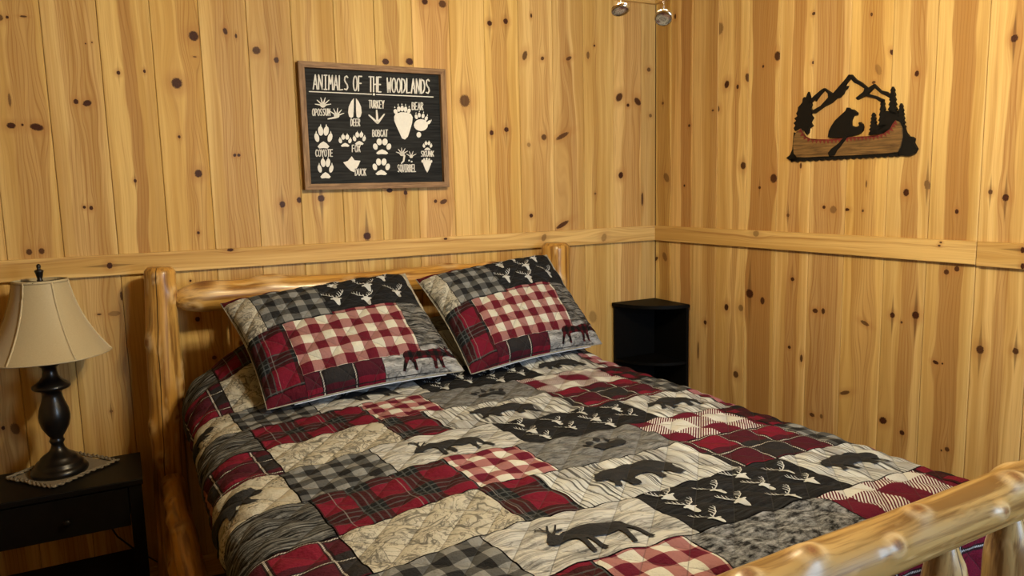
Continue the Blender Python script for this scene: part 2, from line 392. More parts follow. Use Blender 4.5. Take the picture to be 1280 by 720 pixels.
def build_boards(wall, joints, bands, knots, axis):
    edge = [at(j, 288, 1 if axis == 0 else 0, 0.0)[axis] for j in joints]
    if axis == 0:
        W = 0.165; pre = []
        x = edge[0]
        while x > BACK_L: x -= W; pre.insert(0, max(x, BACK_L))
        lims = pre+edge+[0.0]; bnd = [None]*len(pre)+list(bands)
    else:
        lims = [0.0]+edge
        y = edge[-1]
        while y > FRONT_Y: y -= 0.165; lims.append(max(y, FRONT_Y))
        bnd = list(bands)+[None]*50
    K3 = []
    for (px, py, rx, ry, ang, stk, dk) in knots:
        p = at(px, py, 1-axis, 0.0); q = at(px+rx, py, 1-axis, 0.0); z = at(px, py+ry, 1-axis, 0.0)
        K3.append((p[axis], p.z, max(abs(q[axis]-p[axis]), .002), max(abs(z.z-p.z), .002), math.radians(ang), stk, dk))
    for i in range(len(lims)-1):
        a, b_ = sorted((lims[i], lims[i+1])); c = (a+b_)/2
        if b_-a < 0.01: continue
        rnd = random.Random(i*13+axis*101+5)
        kk = [((k[0]-c)*(1 if axis == 0 else -1), k[1]-Z_CEIL/2, k[2], k[3], k[4], k[5], k[6]) for k in K3 if a <= k[0] < b_]
        if not kk:
            kk = [(rnd.uniform(-.05, .05), rnd.uniform(-1.1, 1.1), .012, .014, 0, 0, 1) for _ in range(3)]
        if bnd[i]:
            x0, x1, s = bnd[i]
            p0 = at(x0, 288, 1-axis, 0.0)[axis]; p1 = at(x1, 288, 1-axis, 0.0)[axis]
            band = (((p0+p1)/2-c)*(1 if axis == 0 else -1), abs(p1-p0)/2, s*0.85)
        else: band = (rnd.uniform(-.03, .03), rnd.uniform(.02, .045), rnd.uniform(.2, .6))
        t = rnd.uniform(0.86, 1.05); tone = (t, t*rnd.uniform(.97, 1.02), t*rnd.uniform(.9, 1.05))
        m = board_mat('pine_board', kk, band, tone, rnd.uniform(0, 40))
        board('wall_board', wall, a, b_, 0.0, Z_CEIL, m, axis)
build_boards(wall_back, J_BACK, BAND_BACK, KN_BACK, 0)
build_boards(wall_right, J_RIGHT, BAND_RIGHT, KN_RIGHT, 1)

# chair rails
Z_RT, Z_RB, T_R = 1.27, 1.197, 0.019
def rail(name, lo, hi, knots, seed, along_y, lab):
    c = (Vector(lo)+Vector(hi))/2; h = (Vector(hi)-Vector(lo))/2
    bm = bmesh.new()
    L = h.y if along_y else h.x; T = h.x if along_y else h.y
    bm_box(bm, (-L, -T, -h.z), (L, T, h.z), 0.0016)
    o = bm_obj(name, bm, board_mat('rail_pine', knots, (0.02, 0.004, 0.25), (1.0, .99, .97), seed, True))
    o.location = c
    if along_y: o.rotation_euler = (0, 0, -math.pi/2)
    return structure(o, lab)
def kr(px, py, rx, ry, axis, c, sign, stk=.7, dk=1, ang=0):
    p = at(px, py, 1-axis, -T_R); q = at(px+rx, py, 1-axis, -T_R); z = at(px, py+ry, 1-axis, -T_R)
    return (p.z-c[2], (p[axis]-c[axis])*sign, abs(z.z-p.z), abs(q[axis]-p[axis]), math.radians(ang), stk, dk)
cb = (BACK_L/2, -T_R/2, (Z_RT+Z_RB)/2)
kb = [kr(137, 332, 4, 4, 0, cb, 1, 1), kr(288, 312.5, 4.5, 2, 0, cb, 1, .4), kr(557, 298.5, 2.5, 1.5, 0, cb, 1, .2), kr(680, 297, 3, 5, 0, cb, 1, .3, .6, 30), kr(755, 297, 3.4, 5.5, 0, cb, 1, .2, .5, 25)]
rail('trim_1', (BACK_L, -T_R, Z_RB), (0, 0.0, Z_RT), kb, 3.3, False, 'pine chair rail board along the headboard wall')
y_j = at(1219, 330, 0, -T_R).y
cr = (-T_R/2, (y_j-T_R)/2, (Z_RT+Z_RB)/2)
kr1 = [kr(945, 292, 4, 4, 1, cr, -1, .1, .5), kr(1176, 303, 1.8, 1.4, 1, cr, -1, 0, .9), kr(1174, 307, 2, 1.4, 1, cr, -1, 0, .9)]
rail('trim_2', (-T_R, y_j, Z_RB), (0, -T_R, Z_RT), kr1, 9.1, True, 'long pine chair rail board under the canoe cut-out')
cr2 = (-T_R/2, (y_j+FRONT_Y)/2, (Z_RT+Z_RB)/2)
kr2 = [kr(1278, 312, 3, 4, 1, cr2, -1, 1), kr(1278, 332, 3, 4, 1, cr2, -1, .5)]
rail('trim_3', (-T_R, FRONT_Y, Z_RB-0.003), (0, y_j-0.0015, Z_RT), kr2, 14.7, True, 'pine chair rail board running out of frame at the right')
# ceiling moulding
rail('trim_4', (BACK_L, -0.02, 2.335), (0, 0.0, Z_CEIL), [], 21.0, False, 'pine board along the top of the headboard wall')
rail('trim_5', (-0.02, FRONT_Y, 2.335), (0, -0.02, Z_CEIL), [], 25.0, True, 'pine board along the top of the wall with the canoe')
# baseboards, floor, ceiling, the two walls behind the camera
rail('baseboard_back', (BACK_L, -0.015, 0.0), (0, 0.0, 0.09), [], 31.0, False, 'pine baseboard along the headboard wall')
rail('baseboard_right', (-0.015, FRONT_Y, 0.0), (0, -0.015, 0.09), [], 35.0, True, 'pine baseboard along the right wall')

def plank_surface(name, z, up, mat_tone, width, sub, lab):
    """floor or ceiling: a slab that carries one object a board"""
    lo, hi = (BACK_L, FRONT_Y, -0.06 if up else Z_CEIL+0.018), (0.08, 0.08, -0.018 if up else Z_CEIL+0.08)
    slab = structure(box_obj(name, lo, hi, backing), lab)
    n = int((0.0-BACK_L)/width); mats = [board_mat(name+'_pine', [(0.02, .4*k-.7, .012, .014, 0, 0, 1) for k in range(3)], (0.0, .03, .4), mat_tone, 50+k*3.7+(9 if up else 0)) for k in range(4)]
    bm = bmesh.new(); w = (0.0-BACK_L)/n
    bm_box(bm, (-w/2+.0006, 0, FRONT_Y/2), (w/2-.0006, 0.018, -FRONT_Y/2), 0.002)
    me = bpy.data.meshes.new(sub); bm.to_mesh(me); bm.free()
    for k in range(n):
        m2 = me if k < 1 else me
        o = bpy.data.objects.new(sub, m2); COL.objects.link(o); o.parent = slab
        if not me.materials: me.materials.append(mats[0])
        o.material_slots[0].link = 'OBJECT'; o.material_slots[0].material = mats[k % 4]
        o.rotation_euler = (math.radians(-90) if up else math.radians(90), 0, 0)
        o.location = (BACK_L+w*(k+.5), FRONT_Y/2, 0.0 if up else Z_CEIL)
    return slab
plank_surface('floor', 0, True, (.20, .16, .13), 0.13, 'floor_board', 'brown wooden board floor hidden under the bed')
plank_surface('ceiling', 0, False, (.50, .44, .38), 0.165, 'ceiling_board', 'pine board ceiling above the frame')
wood_plain = board_mat('pine_plain', [], (0.0, .05, .3), (1, 1, 1), 77.0)
structure(box_obj('wall_left', (BACK_L-0.06, FRONT_Y, -0.06), (BACK_L, 0.08, Z_CEIL), wood_plain), 'pine wall beyond the left edge of the picture')
WX0, WX1, WZ0, WZ1 = -1.20, -0.20, 0.85, 2.05
bm = bmesh.new()
bm_box(bm, (BACK_L, FRONT_Y-0.06, -0.06), (WX0, FRONT_Y, Z_CEIL)); bm_box(bm, (WX1, FRONT_Y-0.06, -0.06), (0.08, FRONT_Y, Z_CEIL))
bm_box(bm, (WX0, FRONT_Y-0.06, -0.06), (WX1, FRONT_Y, WZ0)); bm_box(bm, (WX0, FRONT_Y-0.06, WZ1), (WX1, FRONT_Y, Z_CEIL))
structure(bm_obj('wall_front', bm, wood_plain), 'pine wall with a window behind the camera')
wmat = simple_mat('window_paint', (0.75, 0.73, 0.68), 0.5)
win = structure(bpy.data.objects.new('window_1', None), 'white framed window behind the camera'); COL.objects.link(win)
win.location = ((WX0+WX1)/2, FRONT_Y, WZ0)
hw_, hh_ = (WX1-WX0)/2, WZ1-WZ0
for (a, b2) in (((-hw_, -.07, 0), (-hw_+.05, .01, hh_)), ((hw_-.05, -.07, 0), (hw_, .01, hh_)), ((-hw_+.05, -.07, hh_-.05), (hw_-.05, .01, hh_)), ((-hw_+.05, -.07, 0), (hw_-.05, .01, .05)), ((-.02, -.05, .05), (.02, -.02, hh_-.05))):
    box_obj('window_frame', a, b2, wmat, win)
gl, g, b = new_mat('window_glass', (1, 1, 1), 0.02); b.inputs['Transmission Weight'].default_value = 1.0; b.inputs['IOR'].default_value = 1.01
for s in (-1, 1):
    a, b2 = sorted((s*.02, s*(hw_-.05)))
    box_obj('window_pane', (a, -.042, .05), (b2, -.036, hh_-.05), gl, win)
# ------------------------------------------------------------------ log bed
def log_mat(name, tone, crack=None, seed=0.0):
    mt, g, b = new_mat(name, None, 0.30, 0, 0.10, 0.40)
    b.inputs['Coat Roughness'].default_value = 0.12
    tc = g.n('ShaderNodeTexCoord').outputs['Object']; o = g.xyz(tc)
    kn = g.n('ShaderNodeAttribute', attribute_name='knot').outputs['Fac']
    kr_ = g.n('ShaderNodeAttribute', attribute_name='ring').outputs['Fac']
    st = g.noise(g.vec(g.mul(o[0], 60), g.mul(o[1], 60), g.add(g.mul(o[2], 3.2), seed)), 1.0, 4, 0.6, 0.4)
    br = g.noise(g.vec(g.mul(o[0], 11), g.mul(o[1], 11), g.add(g.mul(o[2], 2.2), seed)), 1.0, 3)
    lite = tuple(c*t for c, t in zip((0.56, 0.33, 0.085), tone)); dark = tuple(c*t for c, t in zip((0.165, 0.066, 0.012), tone))
    col = g.mix(g.rng(br, .32, .72), lite, tuple(c*t for c, t in zip((0.42, 0.215, 0.042), tone)))
    col = g.mix(g.mul(g.rng(st, .44, .62), .85), col, dark)
    # pale streaks where the bark was peeled
    pl = g.noise(g.vec(g.mul(o[0], 40), g.mul(o[1], 40), g.add(g.mul(o[2], 9.0), seed+7)), 1.0, 2)
    col = g.mix(g.mul(g.rng(pl, .60, .72), .45), col, (0.66, 0.47, 0.22))
    col = g.mix(g.mul(kr_, .35), col, (0.70, 0.56, 0.34))
    kc = g.mix(g.noise(tc, 240, 2), (0.03, 0.012, 0.005), (0.30, 0.12, 0.035))
    col = g.mix(g.mul(kn, .92), col, kc)
    if crack is not None:
        an = g.m('ARCTAN2', o[1], o[0])
        wob = g.mul(g.sub(g.noise(g.vec(0.0, seed, g.mul(o[2], 3.0)), 1.0, 3), .5), .5)
        d = g.m('ABSOLUTE', g.sub(g.add(an, wob), crack))
        cr = g.rng(d, .018, .04, 1.0, 0.0)
        col = g.mix(g.mul(cr, .93), col, (0.015, 0.006, 0.003))
    g.put(b.inputs['Base Color'], col)
    g.put(b.inputs['Roughness'], g.add(.33, g.mul(kn, .25)))
    g.put(b.inputs['Normal'], g.bump(st, .25, .0015))
    return mt

def log_obj(name, A, B, r0, r1, mat, parent, knots=(), seed=0, tenon0=None, tenon1=None, dome1=False, rough=0.05, seg=40, step=0.012):
    """a peeled log from A to B. knots: (distance from A, angle in degrees, height, size). tenon: (length, radius) tapering end"""
    A, B = Vector(A), Vector(B); L = (B-A).length
    n = max(8, int(L/step)); rnd = random.Random(seed)
    s = np.linspace(0, L, n+1); th = np.linspace(0, 2*np.pi, seg, endpoint=False)
    Sg, Tg = np.meshgrid(s, th, indexing='ij')
    R = r0+(r1-r0)*Sg/L
    if tenon0:
        l, r = tenon0; k = np.clip(Sg/l, 0, 1); R = r+(R-r)*np.sin(k*np.pi/2)**.8
    if tenon1:
        l, r = tenon1; k = np.clip((L-Sg)/l, 0, 1); R = r+(R-r)*np.sin(k*np.pi/2)**.8
    if dome1:
        e = 0.022; k = np.clip((L-Sg)/e, 0, 1); R = R*(0.74+.26*np.sqrt(1-(1-k)**2))
    R0 = R.copy()
    for j in range(7):
        f1, f2, ph = rnd.uniform(2, 9), rnd.randint(0, 3), rnd.uniform(0, 6.28)
        R = R+R0*rough*.33*np.sin(Sg*f1*1.7+ph)*np.cos(Tg*f2+ph*1.3+Sg*rnd.uniform(-1, 1))
    kn = np.zeros_like(R); ring = np.zeros_like(R)
    for (d, a, h, sz) in knots:
        da = (Tg-math.radians(a)+np.pi) % (2*np.pi)-np.pi
        q = np.sqrt((Sg-d)**2/1.6+(da*r0)**2)/sz
        R = R+h*np.exp(-(q/1.25)**2)
        R = R-h*.25*np.exp(-(q/.45)**2)
        kn = np.maximum(kn, np.clip(1.6-q*2.4, 0, 1)); ring = np.maximum(ring, np.exp(-((q-.95)/.35)**2))
    X = R*np.cos(Tg); Y = R*np.sin(Tg)
    v = np.stack([X, Y, Sg], -1).reshape(-1, 3).tolist()
    f = []
    for i in range(n):
        for k in range(seg):
            k2 = (k+1) % seg
            f.append((i*seg+k, i*seg+k2, (i+1)*seg+k2, (i+1)*seg+k))
    c0 = len(v); v.append([0, 0, 0]); v.append([0, 0, L])
    for k in range(seg):
        k2 = (k+1) % seg
        f.append((c0, k2, k)); f.append((c0+1, n*seg+k, n*seg+k2))
    o = mesh_obj(name, v, f, mat, parent, True, attr={'knot': list(kn.ravel())+[0, 0], 'ring': list(ring.ravel())+[0, 0]})
    z = (B-A).normalized()
    x = Vector((1, 0, 0)) if abs(z.z) > .7 else Vector((0, 0, 1))
    y = z.cross(x).normalized(); x = y.cross(z)
    base = parent.location if parent else Vector((0, 0, 0))
    M = Matrix(((x.x, y.x, z.x, A.x-base.x), (x.y, y.y, z.y, A.y-base.y), (x.z, y.z, z.z, A.z-base.z), (0, 0, 0, 1)))
    o.matrix_local = M
    return o

BCX = -1.469
LM = log_mat('varnished_log', (1, 1, 1), None, 1.0)
LMc = log_mat('cracked_log', (1, 1, 1), -1.9, 2.0)
LMf = log_mat('daylit_log', (.70, .80, 1.15), None, 5.0)  # footboard copy of the varnished log, cool daylight put into its colour
LMfc = log_mat('daylit_cracked_log', (.75, .88, 1.4), -1.55, 9.0)  # cracked spindle copy, its colour tinted bluer still for the daylight
bed = thing('log_bed', 'bed frame of knobbly varnished peeled logs', 'bed', (BCX, -1.2, 0))
PXL, PXR, PY = -2.274, -0.662, -0.125
# posts of the headboard (angles: 0 = +x, -90 = towards the camera)
log_obj('headboard_post', (PXL-.035, PY, 0), (PXL, PY, 1.226), .060, .052, LMc, bed,
        [(1.13, -38, .010, .020), (.97, -150, .012, .020), (.865, -10, .008, .020), (.80, -25, .010, .024), (.66, -160, .012, .022), (.70, -60, .006, .014), (.55, -120, .01, .02), (1.19, -110, .004, .012)], 3, dome1=True)
log_obj('headboard_post', (PXR, PY, 0), (PXR, PY, 1.224), .066, .064, LM, bed, [(1.05, -100, .008, .02), (.9, -60, .01, .02), (.97, -150, .008, .02)], 5, dome1=True)
log_obj('headboard_log', (PXL+.035, PY-.005, 1.106), (PXR-.04, PY-.005, 1.112), .052, .046, LM, bed,
        [(.10, 20, .012, .05), (.33, -8, .016, .04), (.62, 70, .010, .018), (.85, -60, .010, .03), (1.25, 30, .012, .03), (.06, 120, .006, .02), (1.05, 0, .010, .03)], 8, tenon0=(.11, .024), tenon1=(.11, .026), rough=.06)
log_obj('headboard_log', (PXL+.035, PY, .62), (PXR-.04, PY, .62), .046, .046, LM, bed, [(.4, -90, .01, .03)], 9, tenon0=(.1, .026), tenon1=(.1, .026))
for k in range(5):
    x = at(297, 420, 1, PY).x+k*.29
    log_obj('headboard_spindle', (x, PY, .63), (x, PY, 1.09), .030, .028, LM, bed, [(.30, -80, .006, .014)], 20+k, tenon0=(.07, .016), tenon1=(.07, .016))
# footboard: the near rail, its spindles and posts
FY = -2.255
fa = at(1000, 724, 1, FY); fb = at(1260, 619, 1, FY)
dz = (fb.z-fa.z)/(fb.x-fa.x)
xl, xr = PXL+.03, PXR-.02
FZ = lambda x: fa.z+dz*(x-fa.x)
def knot_on(px, py, h, sz):
    """distance along the foot rail and the angle of a knot seen at a pixel"""
    best = None
    d = (_f+(px-640)/F_PX*_r-(py-360)/F_PX*_u)
    A = Vector((xl, FY, FZ(xl))); ax = (Vector((xr, FY, FZ(xr)))-A).normalized()
    for i in range(2000):
        p = CAM+d*(.4+i*.001); q = p-A; s = q.dot(ax); w = q-ax*s
        if w.length < .05: best = (s, w); break
        if best is None or w.length < best[1].length: best = (s, w)
    s, w = best
    x = Vector((0, 0, 1)); y = ax.cross(x).normalized(); x = y.cross(ax)
    return (s, math.degrees(math.atan2(w.dot(y), w.dot(x))), h, sz)
log_obj('footboard_log', (xl, FY, FZ(xl)), (xr, FY, FZ(xr)), .0425, .0455, LMf, bed,
        [knot_on(934, 718, .012, .016), knot_on(1014, 690, .012, .018), knot_on(1001+120, 681, .011, .014), knot_on(1147, 636, .010, .016), knot_on(1256, 639, .009, .011), knot_on(1268, 598, .013, .018), (.2, 60, .01, .02), (1.3, -60, .01, .02)],
        31, tenon0=(.1, .026), tenon1=(.1, .026), rough=.045, seg=56, step=.007)
for k, (px, py, r) in enumerate(((1180, 700, .036), (1262, 668, .041))):
    p = at(px, py, 1, FY)
    log_obj('footboard_spindle', (p.x, FY, .30), (p.x, FY, FZ(p.x)-.030), r, r, LMfc, bed, [(.50, -60, .006, .014), (.3, -100, .008, .016)], 40+k, tenon0=(.08, .017), tenon1=(.105, .0135), seg=44, step=.007, rough=.04)
for k in range(5):
    x = xl+.14+k*.17
    log_obj('footboard_spindle', (x, FY, .30), (x, FY, FZ(x)-.03), .036, .034, LMfc, bed, [(.3, -80, .006, .014)], 50+k, tenon0=(.08, .017), tenon1=(.1, .016))
log_obj('footboard_log', (xl, FY, .28), (xr, FY, .28), .046, .046, LMf, bed, [(.5, -90, .01, .02)], 60, tenon0=(.1, .026), tenon1=(.1, .026))
for x, s in ((PXL, 61), (PXR, 62)):
    log_obj('footboard_post', (x, FY, 0), (x, FY, .99), .062, .056, LMf, bed, [(.7, -90, .01, .02)], s, dome1=True)
# side rails, two logs a side
SXL = -2.293
log_obj('side_rail', (SXL, PY-.035, .462), (SXL+.012, FY+.03, .455), .037, .037, LM, bed,
        [(.10, 40, .006, .016), (.22, 60, .008, .016), (.28, 30, .007, .014), (.36, 70, .008, .018), (.5, 20, .01, .02), (.9, 30, .01, .02)], 70, tenon0=(.02, .033), tenon1=(.1, .026), rough=.06)
log_obj('side_rail', (SXL, PY-.035, .27), (SXL+.02, FY+.03, .27), .046, .046, LM, bed, [(.3, 60, .006, .016)], 71, tenon0=(.03, .03), tenon1=(.1, .026))
for z, s in ((.475, 72), (.28, 73)):
    log_obj('side_rail', (PXR+.02, PY-.035, z), (PXR+.02, FY+.03, z), .046, .046, LM, bed, [], s, tenon0=(.1, .026), tenon1=(.1, .026))
SLM = simple_mat('slat_pine', (.55, .36, .16), .6)
for k in range(7):
    y = -.3-k*.29
    o = box_obj('bed_slat', (-2.15-BCX, y-.045+1.2, .435), (-.79-BCX, y+.045+1.2, .455), SLM, bed)

# ------------------------------------------------------------------ mattress and quilt
ZT = 0.792
HW, RE = 0.690, 0.082          # half of the flat top, edge radius
Y_FOOT, RF = -2.045, 0.075
Y_HEAD = -0.20
def ss(t): t = np.clip(t, 0, 1); return t*t*(3-2*t)

mat_m = simple_mat('mattress_ticking', (.72, .70, .66), .8)
bm = bmesh.new(); bm_box(bm, (BCX-.690, -2.085, .46), (BCX+.690, -.21, .748), .06, 4)
tag(bm_obj('mattress', bm, mat_m, smooth=True), 'thick pale mattress hidden beneath the patchwork quilt', 'mattress')

def base_surface(x, y):
    """fabric coordinates (metres on the flat quilt) -> point of the draped quilt, without puffs"""
    x = np.asarray(x, float); y = np.asarray(y, float)
    du = x-BCX; sg = np.sign(du); e = np.maximum(np.abs(du)-HW, 0)
    th = np.minimum(e/RE, math.pi/2)
    X = np.minimum(np.abs(du), HW)+RE*np.sin(th); drop = RE*(1-np.cos(th))
    more = np.maximum(e-RE*math.pi/2, 0)
    X = X-.040*ss(more/.14)-.014*ss((more-.1)/.15); drop = drop+more
    ef = np.maximum(-(y-Y_FOOT), 0); tf = np.minimum(ef/RF, math.pi/2)
    Y = np.maximum(y, Y_FOOT)-RF*np.sin(tf); dropf = RF*(1-np.cos(tf))+np.maximum(ef-RF*math.pi/2, 0)
    d = np.sqrt(drop**2+dropf**2)
    d = np.minimum(d, .46+.0*d)
    # raised by the sleeping pillows under it at the head
    ax = np.abs(du)
    bump = .150*ss((y+.66)/.40)*(1-.72*ss((ax-.50)/.27))
    crown = .012*(1-np.clip(ax/HW, 0, 1)**4)
    hollow = -.012*np.exp(-((y+1.0)/.35)**2)*0
    Z = ZT+bump*(1-np.clip(drop/.2, 0, 1))+crown+hollow-d
    return np.stack([BCX+sg*X, Y, Z], -1)

def puff(x, y):
    """quilting and wrinkles, metres out of the surface"""
    p = .105
    a = np.abs(np.sin(np.pi*(x+y*1.0)/p)); b_ = np.abs(np.sin(np.pi*(x-y*1.0)/p))
    q = .0065*(np.clip(a, 0, 1)**.75*np.clip(b_, 0, 1)**.75)
    w = .0012*np.sin(31*x+9*np.sin(11*y+2*x))*np.sin(43*y+5*np.sin(9*x))+.0008*np.sin(95*y+6*np.sin(23*x))*np.sin(17*x+3)
    l = .004*np.sin(7.1*x+2.3*y+1)*np.sin(5.3*y-3.1*x+.4)+.0015*np.sin(13*y+3*x)
    return q+w+l

def quilt_pt(x, y, off, gx, gy):
    x = np.asarray(x, float); y = np.asarray(y, float); h = .004
    P = base_surface(x, y)
    tx = base_surface(x+h, y)-base_surface(x-h, y); ty = base_surface(x, y+h)-base_surface(x, y-h)
    n = np.cross(tx, ty); n /= np.maximum(np.linalg.norm(n, axis=-1, keepdims=True), 1e-9)
    d = puff(np.asarray(gx, float), np.asarray(gy, float))+off
    return P+n*d[..., None]

def shear(gx, gy):
    """pattern grid -> fabric: the printed rows skew a little, and the left edge is pulled towards the foot"""
    gx = np.asarray(gx, float); gy = np.asarray(gy, float)
    k = ss((-1.70-gx)/.40)*(.060-.03*np.clip((-gy-1.0)/.8, 0, 1))
    return gx+.065*(-gy-1.0), gy-k+.006*np.sin(6*gx)

# ---- fabric prints (uv in metres, v towards the foot)
def fabric(name, build, rough=.92):
    mt, g, b = new_mat(name, None, rough, 0, 0, .12)
    uv = g.n('ShaderNodeUVMap').outputs[0]; s = g.xyz(uv)
    col = build(g, s[0], s[1])
    wv = g.noise(g.vec(g.mul(s[0], 1.0), g.mul(s[1], 1.0)), 900, 2)
    col = g.mix(g.mul(wv, .22), col, (.012, .012, .012))
    st = g.m('MINIMUM', g.m('ABSOLUTE', g.m('SINE', g.mul(g.add(s[0], s[1]), math.pi/.105))), g.m('ABSOLUTE', g.m('SINE', g.mul(g.sub(s[0], s[1]), math.pi/.105))))
    thread = g.rng(st, .02, .06, 1.0, 0.0)
    col = g.mix(g.mul(thread, .30), col, (.10, .09, .08))
    col = g.mix(1.0, col, (.66, .735, .84), 'MULTIPLY')
    g.put(b.inputs['Base Color'], col)
    pk = g.noise(g.vec(s[0], s[1]), 55, 3, .6)
    g.put(b.inputs['Normal'], g.bump(g.add(g.add(g.mul(pk, 1.0), g.mul(wv, .12)), g.mul(g.m('POWER', st, .5), .9)), .95, .008))
    return mt
CREAM = (.66, .60, .47); MAR = (.15, .010, .028); RED = (.20, .009, .026); BLK = (.014, .013, .013)
def gingham(p, c0, c1, c2, twill=0.0):
    def f(g, u, v):
        a = g.stripe(u, 2*p, .5, .2); b = g.stripe(v, 2*p, .5, .3); sm = g.add(a, b)
        mid = c1
        if twill:
            tw = g.stripe(g.add(u, v), twill, .5); mid = g.mix(tw, c0, c2)
        return g.mix(g.m('GREATER_THAN', sm, 1.5), g.mix(g.m('GREATER_THAN', sm, .5), c0, mid), c2)
    return f
def plaid_red(g, u, v):
    a = g.stripe(u, .125, .42, .1); b = g.stripe(v, .125, .42, .3); sm = g.add(a, b)
    col = g.mix(g.m('GREATER_THAN', sm, .5), RED, (.055, .010, .012))
    col = g.mix(g.m('GREATER_THAN', sm, 1.5), col, (.012, .014, .015))
    la = g.mul(g.stripe(u, .0178, .22), a); lb = g.mul(g.stripe(v, .0178, .22), b)
    col = g.mix(g.mul(g.m('MAXIMUM', la, lb), .6), col, (.12, .125, .12))
    return g.mix(g.mul(g.stripe(u, .15, .016, .66), .6), col, (.32, .28, .25))
def tartan(g, u, v):
    a = g.stripe(u, .21, .5, .12); b = g.stripe(v, .21, .52, .20); sm = g.add(a, b)
    col = g.mix(g.m('GREATER_THAN', sm, .5), (.22, .010, .028), (.085, .010, .020))
    col = g.mix(g.m('GREATER_THAN', sm, 1.5), col, (.030, .026, .026))
    dash = g.stripe(g.add(u, v), .006, .55)
    la = g.stripe(u, .105, .038, .30); lb = g.stripe(v, .105, .038, .16)
    ln = g.m('MAXIMUM', la, lb)
    dk = g.m('MAXIMUM', g.stripe(u, .105, .12, .335), g.stripe(v, .105, .12, .195))
    col = g.mix(g.mul(dk, .85), col, BLK)
    return g.mix(g.mul(ln, g.add(.25, g.mul(dash, .7))), col, (.74, .66, .55))
def tartan_side(g, u, v):
    col = tartan(g, u, v)
    return g.mix(g.mul(g.stripe(u, .20, .075, .42), .75), col, (.52, .20, .11))
def streaks(lo, hi, fx, fy, a, b_, lines=.6):
    def f(g, u, v):
        wob = g.mul(g.sub(g.noise(g.vec(g.mul(u, 9), g.mul(v, 9)), 1.0, 2), .5), .012)
        n1 = g.noise(g.vec(g.mul(g.add(u, wob), fx), g.mul(g.add(v, wob), fy)), 1.0, 5, .68)
        n2 = g.noise(g.vec(g.mul(g.add(u, wob), fx*.35+3), g.mul(g.add(v, wob), fy*.35)), 1.0, 3)
        col = g.mix(g.rng(n1, a, b_, 0, 1), lo, hi)
        ln = g.rng(g.m('ABSOLUTE', g.sub(n2, .5)), 0.0, .014, 1.0, 0.0)
        return g.mix(g.mul(ln, lines), col, (.025, .022, .02))
    return f
def upright_wood(g, u, v):
    wob = g.mul(g.sub(g.noise(g.vec(g.mul(u, 7), g.mul(v, 7)), 1.0, 2), .5), .02)
    x = g.add(u, wob)
    fine = g.noise(g.vec(g.mul(x, 135), g.mul(v, 4)), 1.0, 3, .6); broad = g.noise(g.vec(g.mul(x, 28), g.mul(v, 4)), 1.0, 2)
    col = g.mix(g.rng(broad, .38, .66), (.84, .82, .74), (.42, .40, .37))
    col = g.mix(g.mul(g.rng(fine, .49, .40), .90), col, (.06, .055, .05))
    bl = g.rng(g.m('ABSOLUTE', g.sub(g.m('FRACT', g.mul(x, 1/.105)), .5)), .0, .022, 1.0, 0.0)
    return g.mix(g.mul(bl, .9), col, (.02, .02, .02))
def toile(g, u, v):
    w = g.vec(u, v)
    n0 = g.noise(w, 13, 2, .5, 1.2); n1 = g.noise(w, 21, 3, .6, 1.6); n2 = g.noise(w, 60, 3, .6, .8)
    l1 = g.rng(g.m('ABSOLUTE', g.sub(n0, .52)), .008, .030, 1.0, 0.0); l2 = g.rng(g.m('ABSOLUTE', g.sub(n1, .5)), .008, .034, 1.0, 0.0)
    sh = g.mul(g.rng(n2, .48, .68), g.rng(n0, .52, .66))
    col = g.mix(g.mul(g.noise(w, 9, 2), .35), CREAM, (.58, .47, .31))
    col = g.mix(g.mul(sh, .8), col, (.12, .105, .09))
    return g.mix(g.mul(g.m('MAXIMUM', l1, g.mul(l2, .8)), .72), col, (.05, .045, .04))
def speckle(g, u, v):
    w = g.vec(u, v)
    n0 = g.noise(w, 12, 2); n2 = g.noise(w, 130, 3, .7)
    col = g.mix(n0, CREAM, (.56, .47, .32))
    return g.mix(g.mul(g.rng(n2, .50, .60), g.rng(n0, .44, .56)), col, (.10, .085, .065))
def black_ground(g, u, v):
    n = g.noise(g.vec(g.mul(u, 14), g.mul(v, 160)), 1.0, 3, .6)
    return g.mix(g.rng(n, .45, .75), (.012, .012, .013), (.045, .045, .047))
